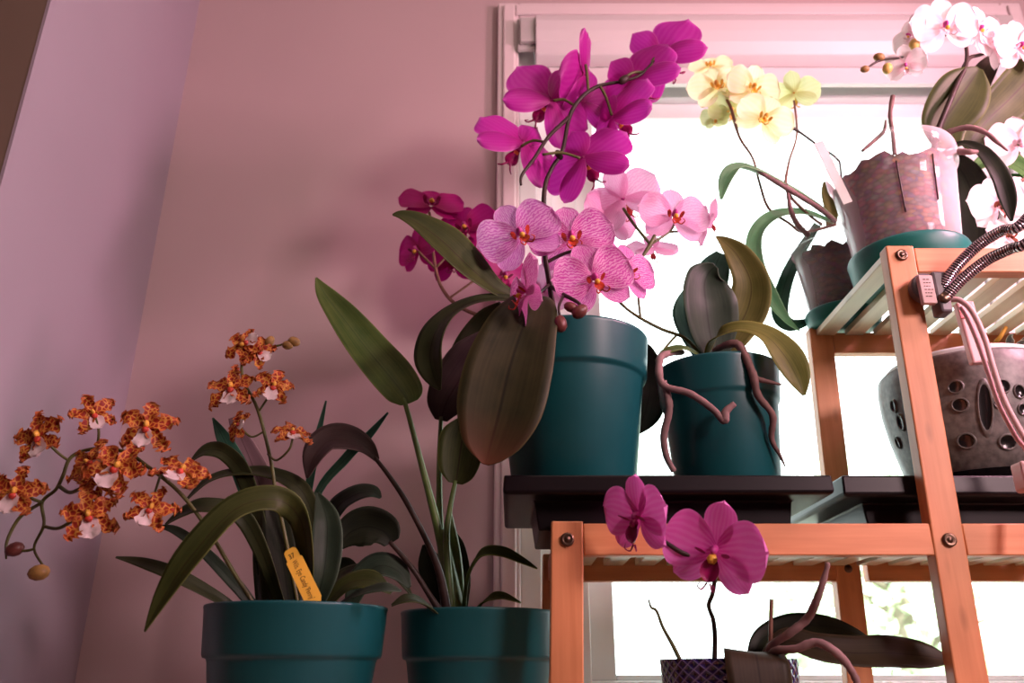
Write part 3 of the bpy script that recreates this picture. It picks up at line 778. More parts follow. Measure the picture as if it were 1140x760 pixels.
bleaf([(492, 684, .90), (478, 662, .89), (458, 631, .88), (434, 603, .88)], [5, 3.4, 3, 2.4],
      [(436, 604, .88, 18), (428, 592, .88, 38), (408, 586, .88, 44), (388, 594, .88, 34), (376, 612, .88, 4)], 'leaf_black', 'stem_dark', fold=.12)
bleaf(None, 0, [(368, 580, .93, 14), (378, 562, .93, 26), (398, 550, .93, 28), (415, 548, .93, 20), (424, 554, .93, 3)], 'leaf_grey', fold=.1, nrm=(0, -.7, .6))
bleaf([(516, 682, .93), (518, 660, .92), (522, 638, .91), (530, 622, .90)], [3, 2.4, 2.2, 2],
      [(526, 632, .90, 5), (538, 618, .89, 18), (558, 618, .89, 22), (580, 626, .89, 14), (598, 633, .89, 2)], 'leaf_green', fold=.25, nrm=(.1, -.6, .8))
bleaf([(524, 684, .93), (536, 672, .91)], [2, 1.6],
      [(534, 674, .91, 4), (546, 667, .90, 14), (560, 665, .90, 14), (580, 671, .90, 2)], 'leaf_green', fold=.2, nrm=(.1, -.6, .8))
bleaf(None, 0, [(500, 686, .96, 18), (486, 650, .96, 30), (478, 625, .96, 26), (472, 606, .96, 4)], 'leaf_black', fold=.1)
bleaf(None, 0, [(512, 686, .96, 14), (514, 645, .97, 20), (510, 610, .97, 16), (506, 592, .97, 3)], 'leaf_dark', fold=.1)
bleaf(None, 0, [(490, 688, .87, 14), (470, 672, .85, 22), (452, 668, .84, 18), (436, 674, .84, 4)], 'leaf_dark', fold=.15, nrm=(-.1, -.6, .8))
mb = MB(); ptube(mb, [(506, 686, .93), (500, 640, .93), (492, 590, .93)], [13, 9, 5], n=6); ptube(mb, [(512, 686, .94), (508, 620, .94), (500, 570, .94)], [7, 6, 3], n=6)
mb.build('stem', 'stem_green', B)

# ------------------------------------------------------------------ plant D: big teal pot, veined pink and magenta moth orchids
D = thing('potted_orchid', 'large teal pot on the left of the black tray with veined pink and magenta orchids', 'potted orchid', (.067, .885, .168), 'potted plants')
band_pot(D, .067, .885, .1685, .184, .089, taper=.73, soil='bark_dark')
leaf(D, [(600, 352, .87, 20), (572, 332, .85, 16), (550, 320, .84, 24), (522, 297, .83, 42), (494, 270, .82, 46), (466, 249, .82, 30), (447, 240, .82, 14), (437, 239, .82, 2)], 'leaf_olive', fold=.16, nrm=(.45, -.75, .1))
leaf(D, [(596, 330, .825, 6), (593, 334, .80, 40), (588, 350, .782, 66), (578, 376, .777, 84), (566, 415, .772, 98), (556, 458, .770, 96), (547, 492, .770, 70), (543, 508, .770, 40), (540, 517, .770, 8)], 'leaf_red_tip', fold=.10, nrm=(-.05, -1, .05))
leaf(D, [(600, 352, .86, 12), (570, 334, .84, 13), (535, 334, .83, 18), (505, 347, .82, 26), (486, 368, .81, 36), (479, 395, .81, 38), (483, 418, .81, 24), (490, 434, .81, 3)], 'leaf_dark', fold=.14, nrm=(-.45, -.8, .4))
leaf(D, [(560, 340, .95, 12), (540, 360, .97, 30), (522, 400, .98, 44), (520, 440, .98, 30), (524, 462, .98, 4)], 'leaf_dark', fold=.1)
leaf(D, [(700, 380, .965, 10), (716, 392, .975, 22), (724, 425, .98, 36), (718, 460, .98, 36), (707, 483, .98, 6)], 'leaf_black', fold=.1)
# magenta spray, seen mostly from behind
S = stems(D, 'flower_spike', 'stem_dark', [([(622, 372, .90), (612, 320, .90), (606, 262, .90), (606, 212, .90), (614, 188, .90), (626, 168, .90), (634, 130, .90), (647, 109, .90), (666, 96, .90), (690, 91, .90), (712, 84, .90), (728, 68, .90)], [3.6, 3.4, 3.1, 2.8, 2.4, 2.3, 2.5, 2.4, 2.2, 1.8, 1.5, 1.2]),
    ([(634, 130, .90), (611, 152, .885), (595, 176, .875), (581, 195, .87), (580, 206, .87)], [2.4, 2.2, 2.1, 1.8, 1.4])])
def pedicel(parent, a, b, r=1.9, mat='stem_olive', mb=None):
    mid = ((a[0] + b[0]) / 2, (a[1] + b[1]) / 2 - 4, (a[2] + b[2]) / 2)
    ptube(mb, [a, mid, b], r, n=4, sides=6)
pm = MB()
for a, b in (((606, 158, .885), (580, 163, .895)), ((640, 118, .90), (616, 112, .905)), ((655, 102, .90), (652, 72, .895)), ((604, 172, .88), (646, 176, .885)), ((668, 96, .90), (681, 128, .905)), ((690, 91, .90), (716, 80, .905)), ((724, 76, .90), (731, 64, .905))):
    pedicel(D, a, b, 1.7, mb=pm)
pm.build('pedicel', 'stem_olive', S)
for px, py, y, h, face, roll in [
    (582, 160, .905, 54, (-.50, .80, -.25), 30), (613, 112, .92, 52, (-.35, .85, .10), 30), (650, 82, .915, 46, (-.78, .10, .35), -62),
    (650, 176, .90, 53, (.45, .85, -.15), -20), (683, 132, .915, 52, (.78, .55, -.10), -26), (703, 90, .915, 54, (.60, .75, -.05), -30), (732, 62, .925, 52, (.50, .80, .05), -34),
    (650, 114, .95, 38, (.1, .95, .2), 10)]:
    moth(D, px, py, y, h, face, roll, cup=.24, back=-.16, sl=1.08, sw=.92)
for px, py, y, r, an in ((694, 89, .895, 4.5, 40), (622, 172, .89, 4, -60)): bud(D, px, py, y, r, 'stem_dark', an, 1.6)
# veined spike in front
S2 = stems(D, 'flower_spike', 'stem_dark', [([(620, 372, .87), (614, 330, .85), (608, 292, .84), (603, 260, .84), (596, 250, .84)], [3.6, 3.2, 3, 2.4, 1.6]),
    ([(612, 318, .85), (628, 328, .80), (645, 338, .775), (644, 348, .775)], [2.4, 2.4, 2, 1.5]), ([(628, 328, .80), (622, 342, .778), (624, 355, .775)], 1.6), ([(612, 316, .85), (600, 326, .80), (590, 327, .765)], 1.8), ([(608, 292, .84), (640, 280, .835), (662, 305, .83)], 2), ([(640, 280, .835), (690, 300, .85)], 1.6)])
for px, py, y, h, face, roll, mt in [
    (579, 262, .825, 48, (-.05, -1, .05), 27, 'petal_lilac'), (636, 266, .84, 48, (-.05, -1, .1), 8, 'petal_vein'), (661, 311, .805, 46, (.12, -1, -.1), 18, 'petal_vein'), (697, 301, .855, 38, (.5, -.9, .1), -8, 'petal_vein'), (586, 325, .762, 45, (-.92, -.30, -.05), 8, 'petal_vein'), (606, 325, .86, 36, (.2, .9, -.1), 0, 'petal_palepink')]:
    moth(D, px, py, y, h, face, roll, mt, lip='lip_orange', col='column_pink', lipsize=.85, lipo='lip_yellow', cup=.10)
bud(D, 624, 361, .775, 7.5, 'bud_red', 95, 1.3); bud(D, 645, 347, .775, 7.5, 'bud_red', 40, 1.3); bud(D, 636, 342, .778, 6, 'bud_red', 160, 1.3)
# deep magenta spike behind the leaf, towards the wall
stems(D, 'flower_spike', 'stem_brown', [([(600, 366, .95), (548, 356, 1.0), (511, 341, 1.03), (493, 322, 1.05), (485, 298, 1.06), (480, 260, 1.06), (478, 236, 1.06)], [2.6, 2.4, 2.2, 2, 1.8, 1.6, 1.4]), ([(485, 298, 1.06), (520, 262, 1.06)], 1.4), ([(500, 332, 1.04), (545, 300, 1.04)], 1.4), ([(486, 300, 1.06), (466, 280, 1.06)], 1.4)])
for px, py, y, h, face, roll in [(480, 228, 1.07, 36, (.15, -.9, .5), 0), (519, 254, 1.06, 36, (-.3, -.9, .2), 15), (466, 278, 1.08, 30, (-.6, -.7, -.1), 0), (543, 284, 1.06, 34, (.2, -.9, .1), 30), (560, 306, 1.05, 30, (.5, -.8, -.2), 0), (505, 290, 1.09, 30, (-.2, -.9, -.2), 0)]:
    moth(D, px, py, y, h, face, roll, 'petal_deep', cup=.15)

# ------------------------------------------------------------------ plant E: second teal pot in the tray
E = thing('potted_orchid', 'smaller teal pot with hanging roots, right of the big pot on the black tray', 'potted orchid', (.2420, .918, .1685), 'potted plants')
band_pot(E, .2420, .918, .1685, .1625, .0710, taper=.78, band=.041, soil='bark_dark')
leaf(E, [(800, 398, .94, 20), (815, 375, .94, 40), (832, 345, .94, 46), (836, 315, .935, 40), (822, 286, .93, 30), (808, 271, .93, 16), (797, 263, .93, 2)], 'leaf_ochre', fold=.16, nrm=(-.2, -.9, .1))
leaf(E, [(796, 400, .92, 30), (790, 370, .91, 60), (786, 340, .90, 66), (784, 318, .90, 52), (788, 305, .90, 36), (797, 296, .895, 8)], 'leaf_grey', fold=.18, nrm=(.2, -.9, .2))
leaf(E, [(786, 330, .95, 40), (795, 300, .95, 34), (803, 282, .95, 12)], 'leaf_tealgreen', fold=.1)
leaf(E, [(786, 400, .95, 20), (770, 370, .95, 26), (762, 345, .95, 26), (766, 320, .95, 6)], 'leaf_tealgreen', fold=.1)
leaf(E, [(790, 392, .90, 14), (800, 374, .875, 22), (824, 366, .86, 24), (852, 374, .85, 30), (873, 396, .845, 40), (887, 420, .84, 30), (895, 440, .84, 4)], 'leaf_limegreen', fold=.16, nrm=(-.1, -.75, .6), label='olive leaf arching down over the pot')
leaf(E, [(778, 396, .89, 16), (760, 388, .885, 18), (742, 392, .88, 14), (730, 402, .88, 3)], 'leaf_green', fold=.1, nrm=(0, -.6, .8))
def root(parent, pts, r, mat='root_pink'):
    mb = MB(); ptube(mb, pts, r, n=7, sides=9, jitter=.10); mb.build('aerial_root', mat, parent)
root(E, [(760, 392, .90), (742, 394, .875), (734, 402, .86), (738, 428, .852), (768, 438, .845), (793, 455, .84), (806, 468, .84), (808, 458, .838), (818, 449, .835)], [3, 4, 4.4, 4.2, 4, 4, 4.6, 4.4, 3])
root(E, [(738, 424, .853), (743, 440, .856), (745, 457, .858), (739, 485, .868), (742, 508, .874), (750, 524, .882)], [4, 4.2, 4, 4, 3.8, 3.4])
root(E, [(795, 390, .88), (812, 383, .86), (824, 386, .852), (838, 416, .846), (844, 440, .848), (860, 462, .852), (859, 488, .862), (868, 506, .866), (874, 519, .87)], [3, 4.4, 4.6, 4.6, 4.2, 4, 3.2, 2, .8], 'root_brown')
root(E, [(841, 421, .847), (852, 424, .845), (870, 428, .842)], [3.4, 2.8, 1.2], 'root_brown')
S3 = stems(E, 'flower_spike', 'stem_olive', [([(778, 392, .92), (762, 376, .91), (736, 366, .905), (713, 354, .90), (697, 343, .90), (686, 332, .90)], [2.2, 2, 1.9, 1.8, 1.6, 2]), ([(713, 354, .90), (710, 318, .90), (714, 290, .90), (724, 272, .90), (729, 262, .90)], [1.5, 1.5, 1.7, 2.6, 2]),
    ([(754, 372, .908), (740, 388, .90), (734, 400, .89)], 1.4), ([(724, 272, .90), (706, 250, .91), (694, 232, .92)], 1.8), ([(724, 272, .90), (745, 258, .91), (752, 246, .915)], 1.6), ([(745, 258, .91), (775, 256, .92), (788, 248, .92)], 1.4)])
for px, py, y, h, face, roll, mt in [(750, 241, .905, 40, (.12, -1, .08), -4, 'petal_palepink'), (694, 222, .925, 42, (.25, .9, .15), -20, 'petal_palepink'), (787, 248, .93, 28, (.85, .15, -.1), -20, 'petal_palepink'), (727, 276, .92, 28, (.0, .75, -.5), 0, 'petal_palepink'), (680, 240, .94, 34, (-.4, .8, 0), 20, 'petal_palepink')]:
    moth(E, px, py, y, h, face, roll, mt, lip='lip_orange', lipsize=.85)

# ------------------------------------------------------------------ clear pots on the top shelf
def saucer(cx, cy, z, r, label, q=1.0):
    t = thing('plant_saucer', label, 'saucer', (cx, cy, z), 'teal saucers on the top shelf')
    prof = [(r * .86, z), (r * .93, z + .003), (r * .985, z + .018 * q), (r, z + .021 * q), (r * .985, z + .0225 * q), (r * .95, z + .020 * q), (r * .88, z + .006), (r * .84, z + .004)]
    m = MB(); lathe(m, cx, cy, prof, 56, cap1=True); m.build('saucer', 'teal_saucer', t)
    return t
def clear_pot(parent, cx, cy, z, h, r, rb, fill, bark, slots=()):
    zt = z + h
    def rad(t): return rb + (r - rb) * t
    prof = [(rb * .9, z), (rb, z + .004)] + [(rad(t) * .985, z + h * t) for t in (.3, .6, .86)] + [(r * 1.0, zt - .022), (r * 1.015, zt - .004), (r * 1.0, zt)]
    m = MB(); lathe(m, cx, cy, prof, 64); 
    p = m.build('pot', 'clear_plastic', parent)
    zf = z + h * fill
    n = 48; vs, fs = [], []
    prof2 = [(rb * .88, z + .003), (rad(.3) * .955, z + h * .3), (rad(.6) * .96, z + h * .6), (rad(fill) * .96, zf - .01)]
    for rr, zz in prof2:
        for k in range(n):
            a = k / n * 6.2832; vs.append((cx + rr * math.cos(a), cy + rr * math.sin(a), zz + (0 if zz < zf - .02 else random.uniform(-.004, .010))))
    for k in range(n):
        a = k / n * 6.2832; vs.append((cx + rad(fill) * .6 * math.cos(a), cy + rad(fill) * .6 * math.sin(a), zf + random.uniform(-.004, .008)))
    for j in range(4):
        for k in range(n): fs.append((j * n + k, j * n + (k + 1) % n, (j + 1) * n + (k + 1) % n, (j + 1) * n + k))
    fs.append(tuple(4 * n + k for k in range(n)))
    MB().add(vs, fs).build('bark_mix', bark, parent)
    for ang, t0, t1 in slots:
        sb = MB(); a = math.radians(ang)
        q = [(Vector((cx + rad(t) * 1.005 * math.cos(a), cy + rad(t) * 1.005 * math.sin(a), z + h * t)), .0011) for t in (t0, (t0 + t1) / 2, t1)]
        tube(sb, q, n=3, sides=6); sb.build('pot_slot', 'stem_dark', parent)
GX, GY = .485, .898
saucer(GX, GY, .4345, .0700, 'larger teal saucer at the left front corner of the top shelf', 1.75)
G = thing('potted_orchid', 'large clear plastic pot of bark on top shelf with white orchid spray', 'potted orchid', (GX, GY, .4395), 'potted plants')
clear_pot(G, GX, GY, .4395, .173, .0775, .058, .85, 'bark_light', [(-112, .36, .74), (-78, .44, .78)])
leaf(G, [(1054, 165, .90, 30), (1050, 140, .90, 52), (1066, 112, .89, 62), (1080, 92, .885, 46), (1090, 76, .88, 8)], 'leaf_olive', fold=.12, nrm=(-.1, -1, -.3))
leaf(G, [(1074, 165, .92, 20), (1098, 135, .92, 40), (1122, 112, .92, 52), (1145, 88, .92, 50), (1165, 66, .92, 10)], 'leaf_olive', fold=.12, nrm=(.1, -1, -.3))
leaf(G, [(1085, 110, .94, 20), (1095, 82, .94, 24), (1106, 66, .94, 14), (1113, 56, .94, 2)], 'leaf_brown', fold=.1)
leaf(G, [(1052, 168, .89, 10), (1070, 160, .87, 12), (1092, 168, .85, 16), (1112, 194, .84, 20), (1122, 222, .84, 18), (1126, 246, .84, 3)], 'leaf_black', fold=.14, nrm=(-.3, -.7, .6))
leaf(G, [(1058, 176, .94, 20), (1074, 196, .95, 34), (1086, 228, .96, 42), (1090, 258, .96, 36), (1086, 280, .96, 6)], 'leaf_black', fold=.12)
S4 = stems(G, 'flower_spike', 'stem_dark', [([(1038, 175, .89), (1044, 146, .89), (1056, 116, .88), (1066, 92, .88), (1076, 70, .88), (1074, 46, .88), (1062, 36, .88), (1046, 42, .88), (1028, 52, .88), (1007, 63, .88), (980, 67, .88), (964, 77, .88)], [3.2, 3.2, 3.2, 3, 2.4, 2, 1.8, 1.8, 1.7, 1.6, 1.4, 1.2]), ([(1066, 92, .88), (1078, 66, .89), (1094, 60, .90), (1126, 46, .90)], [3, 2.4, 2, 1.6])])
for px, py, y, h, face, roll, mt in [(1051, 30, .865, 36, (-.08, -1, -.25), 3, 'petal_white'), (1088, 34, .875, 33, (.35, -1, -.2), -8, 'petal_white'), (1104, 50, .89, 28, (.5, -.9, -.3), -20, 'petal_white'), (1134, 52, .885, 32, (.2, -1, -.3), 10, 'petal_white'), (1014, 40, .89, 24, (-.8, -.3, 0), 15, 'petal_white'), (1008, 72, .885, 22, (-.3, -.6, -.8), 0, 'petal_white')]:
    moth(G, px, py, y, h, face, roll, mt, lip='column_white', col='column_pink', lipsize=.8, lipo='lip_yellow')
for px, py, r, mt, an in ((979, 64, 5, 'bud_olive', 170), (988, 76, 5.5, 'bud_yellow', 250), (963, 77, 4, 'bud_olive', 190), (1018, 50, 6, 'bud_yellow', 80)): bud(G, px, py, .88, r, mt, an, 1.2)
root(G, [(1038, 160, .88), (1052, 149, .865), (1076, 142, .85), (1096, 147, .84), (1110, 158, .83), (1122, 168, .83)], [3, 3.4, 3.2, 2.8, 2.2, 1.0], 'root_pink')
root(G, [(1050, 172, .865), (1066, 169, .85), (1078, 169, .84), (1088, 169, .84)], [3, 3.6, 3.4, 2.4], 'root_pink')
root(G, [(996, 172, .875), (994, 150, .87), (991, 128, .87), (994, 107, .87)], [2.4, 2.2, 2.2, 2.6], 'root_brown')
root(G, [(960, 168, .88), (974, 156, .88), (984, 146, .88), (986, 134, .88)], [1.6, 2.2, 2, 1.0], 'root_brown')
# flat grey label standing in the clear pot
lt = thing('plant_tag', 'blank greyish tag leaning out of the left side of the large clear pot', 'plant tag', P(930, 215, .86))
a, b = P(911, 158, .855), P(944, 226, .872)
d = (b - a).normalized(); wv = d.cross(Vector((0, 1, 0))).normalized(); hw2 = .0062
m = MB(); vs = []
for dy in (-.0006, .0006):
    for q, s in ((a, -1), (a, 1), (b, 1), (b, -1)): vs.append(q + wv * s * hw2 + Vector((0, dy, 0)))
m.add(vs, [(0, 1, 2, 3), (7, 6, 5, 4), (0, 4, 5, 1), (1, 5, 6, 2), (2, 6, 7, 3), (3, 7, 4, 0)]); m.build('tag_blade', 'tag_grey', lt, smooth=False)

HX, HY = .452, 1.03
saucer(HX, HY, .4345, .050, 'smaller teal saucer at the back left of the top shelf')
H = thing('potted_orchid', 'small clear pot of dark bark behind the large one with yellow orchid flowers', 'potted orchid', (HX, HY, .4395), 'potted plants')
clear_pot(H, HX, HY, .4395, .135, .056, .042, .80, 'bark_dark')
leaf(H, [(930, 246, 1.02, 8), (905, 226, 1.0, 16), (872, 208, .985, 24), (840, 192, .97, 26), (820, 188, .965, 22), (808, 202, .96, 16), (803, 222, .96, 3)], 'leaf_backlit', fold=.2, nrm=(-.1, -.7, .7))
leaf(H, [(925, 248, 1.02, 10), (895, 238, 1.0, 16), (862, 242, .985, 20), (842, 262, .98, 18), (842, 295, .98, 18), (858, 330, .98, 16), (876, 356, .98, 8), (890, 368, .98, 2)], 'leaf_backlit', fold=.2, nrm=(-.4, -.8, .4))
leaf(H, [(925, 252, 1.03, 10), (926, 232, 1.03, 16), (922, 214, 1.03, 14), (918, 202, 1.03, 3)], 'leaf_ochre', fold=.2)
leaf(H, [(910, 250, 1.06, 8), (880, 300, 1.07, 14), (868, 345, 1.07, 18), (880, 362, 1.07, 14), (908, 355, 1.07, 4)], 'leaf_tealgreen', fold=.2)
stems(H, 'flower_spike', 'stem_brown', [([(930, 250, 1.02), (895, 258, 1.0), (878, 248, 1.0), (856, 232, .99), (846, 205, .99), (838, 176, .99), (823, 152, .99), (813, 118, .99), (800, 100, .99)], [1.8, 1.7, 1.6, 1.6, 1.5, 1.4, 1.6, 1.8, 1.4]), ([(915, 250, 1.01), (898, 237, 1.0), (876, 212, .99), (878, 182, .99), (887, 150, .99), (884, 112, .99)], [1.6, 1.6, 2, 1.4, 1.2, 1.2])])
stems(H, 'flower_spike', 'stem_dark', [([(856, 132, .98), (873, 138, .985), (890, 147, .99), (908, 160, 1.0), (931, 176, 1.0), (936, 190, 1.0), (940, 246, 1.02)], [2.2, 2.6, 1.6, 1.4, 1.2, 1.2, 1.2])])
root(H, [(930, 246, 1.01), (908, 229, .985), (875, 209, .965), (855, 197, .96), (842, 189, .96)], [2.6, 3, 3, 2.6, 1.6], 'root_pink')
root(H, [(900, 262, .985), (888, 250, .975), (880, 232, .97), (876, 205, .97)], [3, 3.2, 2.6, 1.4], 'root_pink')
for px, py, y, h, face, roll, mt in [(798, 96, .985, 32, (-.25, -1, .1), 10, 'petal_yellow'), (838, 98, .975, 31, (.15, -1, -.2), -12, 'petal_yellow'), (851, 132, .96, 33, (.05, -1, -.1), -30, 'petal_yellow'), (884, 104, .995, 28, (.3, .85, .1), 0, 'petal_yellowgreen'), (791, 74, 1.0, 24, (-.2, -.9, .4), 0, 'petal_yellow'), (814, 122, 1.0, 26, (0, -.7, -.7), 0, 'petal_yellowgreen'), (796, 130, 1.01, 16, (-.3, -.6, -.8), 0, 'petal_yellowgreen')]:
    moth(H, px, py, y, h, face, roll, mt, lip='lip_yellow', col='column_gold', lipsize=.8, lipo='lip_yellow')
# plant J: next pot along the top shelf, only its flowers and leaves reach into view
J = thing('potted_orchid', 'white orchid with brown-centred flowers at the right end of the top shelf', 'potted orchid', (.735, .93, .4345), 'potted plants')
band_pot(J, .735, .93, .4345, .15, .066, soil='bark_dark')
stems(J, 'flower_spike', 'stem_brown', [([(1190, 210, .93), (1160, 195, .93), (1130, 205, .93), (1112, 226, .93)], [2.4, 2.2, 2, 1.6]), ([(1195, 205, .93), (1170, 170, .93), (1130, 158, .93)], [2.4, 2, 1.6]), ([(1160, 195, .93), (1145, 235, .93), (1122, 262, .93)], 1.6)])
for px, py, y, h, face, roll, lp in [(1134, 160, .90, 34, (-.2, -1, -.2), 0, 'column_white'), (1111, 228, .915, 34, (0, -1, -.2), 8, 'lip_brown'), (1122, 264, .92, 26, (.2, -1, .1), 0, 'lip_brown'), (1142, 216, .93, 24, (.4, -1, 0), 0, 'lip_brown')]:
    moth(J, px, py, y, h, face, roll, 'petal_white', lip=lp, col='lip_brown' if lp == 'lip_brown' else 'column_white', lipo=lp)
leaf(J, [(1180, 230, .95, 14), (1140, 190, .97, 22), (1105, 178, .98, 24), (1075, 196, .99, 4)], 'leaf_bright', fold=.2, nrm=(-.2, -.9, .3))
leaf(J, [(1180, 235, .96, 14), (1145, 180, .98, 26), (1110, 160, .99, 28), (1072, 170, 1.0, 6)], 'leaf_green', fold=.2, nrm=(-.1, -.9, -.2))
leaf(J, [(1185, 240, .96, 12), (1150, 205, .99, 18), (1110, 205, 1.0, 18), (1085, 225, 1.0, 4)], 'leaf_bright', fold=.2, nrm=(-.2, -.8, .4))

# ------------------------------------------------------------------ grey ceramic pot behind the tall post
FX, FY = .532, .918
K = thing('potted_plant', 'wide grey speckled ceramic pot with cut-out holes in the right-hand tray', 'potted plant', (FX, FY, .1745), 'potted plants')
zb = .1745
prof = [(.058, zb), (.066, zb + .003), (.072, zb + .022), (.078, zb + .026), (.084, zb + .05), (.0905, zb + .08), (.0945, zb + .11), (.095, zb + .135), (.0935, zb + .150), (.0915, zb + .153), (.088, zb + .150), (.085, zb + .10)]
m = MB(); lathe(m, FX, FY, prof, 72)
for i, f in enumerate(m.f):
    z = sum(m.v[k].z for k in f) / len(f)
    if z < zb + .025: m.m[i] = 1
kp = m.build('pot', ['ceramic_grey', 'ceramic_dark'], K)
def prad(z):
    pr = prof[:9]
    for (r0, z0), (r1, z1) in zip(pr, pr[1:]):
        if z0 <= z <= z1: return r0 + (r1 - r0) * (z - z0) / max(1e-6, z1 - z0)
    return .09
def hole(px, py, wpx, hpx, tilt=0):
    """oval cut-out: dark sunk disc with a glazed lip on the pot's curved wall"""
    # ray to the pot wall
    u = (px - 570) / F; v = (380 - py) / F; d = Vector((u, CO - v * SI, SI + v * CO))
    t = .7
    while t < 1.3:
        p = d * t
        if (Vector((p.x - FX, p.y - FY))).length < prad(p.z): break
        t += .001
    a0 = math.atan2(p.y - FY, p.x - FX); z0 = p.z
    s = depth(p) / F; rw, rh = wpx * s * .62, hpx * s * .60
    mb = MB(); n = 20; vs, fs = [], []
    ct, st = math.cos(math.radians(tilt)), math.sin(math.radians(tilt))
    for sc, dr in ((1.22, .0002), (1.08, .0022), (.92, .0012), (.80, .0006), (.0, .0005)):
        for k in range(n):
            q = k / n * 6.2832; ex, ez = rw * sc * math.cos(q), rh * sc * math.sin(q)
            x, z = ex * ct - ez * st, ex * st + ez * ct
            zz = z0 + z; r = prad(zz) + dr; an = a0 + x / r
            vs.append((FX + r * math.cos(an), FY + r * math.sin(an), zz))
    for j in range(4):
        for k in range(n): fs.append((j * n + k, j * n + (k + 1) % n, (j + 1) * n + (k + 1) % n, (j + 1) * n + k))
    mb.add(vs, fs); mb.m = [0] * n + [0] * n + [1] * n + [1] * n
    mb.build('cut_out', ['ceramic_grey', 'ceramic_dark'], kp)
for h in ((1064, 431, 12, 11, 20), (1069, 451, 13, 12, 0), (1097, 453, 11, 46, -6), (1076, 491, 14, 13, 0), (1117, 430, 10, 12, 0), (1112, 448, 9, 11, 0), (1134, 436, 9, 12, 0), (996, 452, 7, 11, 0), (1004, 470, 8, 14, 0), (1001, 493, 6, 10, 0), (1122, 492, 14, 13, 0), (1138, 456, 8, 10, 0)): hole(*h)
m = MB(); lathe(m, FX, FY, [(.070, zb + .09), (.080, zb + .150), (.084, zb + .158), (.0835, zb + .161), (.078, zb + .158), (.072, zb + .13)], 48, cap0=True); m.build('liner', 'liner_white', K)
m = MB(); lathe(m, FX, FY, [(.075, zb + .135), (.04, zb + .140), (.003, zb + .142)], 24, cap0=False, cap1=True); m.build('potting_mix', 'soil', K)
for tip in ((1145, 398), (1152, 382), (1128, 372), (1165, 372)):
    leaf(K, [(1122, 402, .92, 4), ((1122 + tip[0]) / 2, (396 + tip[1]) / 2 - 6, .90, 8), (tip[0], tip[1], .88, 1)], 'leaf_pale', fold=.25)
stems(K, 'stem', 'column_gold', [([(1100, 404, .92), (1106, 385, .91), (1114, 374, .90), (1120, 364, .90)], [2, 2.4, 2.4, 2])])

# ------------------------------------------------------------------ blue glazed pot on the lower shelf
CXb, CYb = .2196, .90
C = thing('potted_orchid', 'dark blue diamond-patterned pot on the lower shelf with two bright pink flowers', 'potted orchid', (CXb, CYb, LZ1), 'potted plants')
m = MB(); lathe(m, CXb, CYb, [(.050, LZ1), (.054, LZ1 + .003), (.060, LZ1 + .04), (.066, LZ1 + .09), (.0685, LZ1 + .122), (.068, LZ1 + .1245), (.0645, LZ1 + .1245), (.063, LZ1 + .118), (.058, LZ1 + .06)], 72); m.build('pot', 'glazed_blue', C)
m = MB(); lathe(m, CXb, CYb, [(.062, LZ1 + .108), (.03, LZ1 + .112), (.003, LZ1 + .114)], 28, cap0=False, cap1=True); m.build('potting_mix', 'bark_dark', C)
leaf(C, [(826, 736, .885, 44), (838, 726, .848, 64), (842, 732, .826, 70), (846, 756, .820, 72), (850, 785, .820, 66), (853, 805, .820, 40), (854, 815, .82, 6)], 'leaf_brown', fold=.0, nrm=(0, -.8, .6))
leaf(C, [(836, 742, .91, 12), (848, 712, .92, 22), (880, 698, .925, 30), (920, 697, .93, 26), (950, 704, .93, 14), (968, 711, .93, 2)], 'leaf_black', fold=.12, nrm=(.1, -.8, .55))
leaf(C, [(848, 742, .89, 12), (875, 714, .88, 28), (910, 722, .87, 36), (950, 727, .865, 38), (990, 727, .86, 40), (1026, 730, .86, 34), (1048, 733, .86, 18), (1056, 735, .86, 3)], 'leaf_brown', fold=.12, nrm=(.1, -.85, .5))
S5 = stems(C, 'flower_spike', 'stem_dark', [([(795, 745, .89), (796, 712, .88), (794, 690, .85), (789, 674, .82), (794, 658, .80), (796, 630, .77), (785, 622, .765), (762, 616, .76), (745, 606, .76), (722, 590, .76)], [3, 2.8, 2.6, 2.4, 2.6, 2.6, 2.6, 2.8, 2.6, 1.8])])
stems(C, 'dry_spike', 'stem_olive', [([(762, 745, .88), (750, 720, .88), (738, 698, .88), (731, 680, .88), (725, 676, .88), (722, 667, .88)], [2.6, 2.4, 1.9, 1.7, 1.4, .9])])
stems(C, 'plant_stake', 'stem_brown', [([(858, 745, .86), (858, 700, .86), (859, 667, .86)], [2.6, 2.4, 2.2])])
moth(C, 712, 575, .752, 47, (-.78, -.58, -.22), -8, 'petal_pink', lip='lip_magenta', lipo='lip_magenta', cup=.25, lipsize=1.35, back=-.06)
moth(C, 797, 612, .748, 57, (-.48, -.82, -.34), -18, 'petal_pink', lip='lip_magenta', lipo='lip_yellow', cup=.16, lipsize=1.3, back=-.10)
root(C, [(852, 742, .87), (858, 720, .85), (880, 704, .83), (899, 688, .82), (909, 668, .80), (917, 645, .79), (922, 626, .785)], [4, 4.6, 4.6, 4.8, 4.4, 3.6, 2.4])
root(C, [(852, 742, .87), (862, 725, .84), (886, 722, .82), (908, 715, .81), (928, 724, .80), (945, 742, .80), (956, 765, .80), (962, 800, .80)], [4, 4.4, 4.6, 5, 4.8, 4.4, 4, 2])

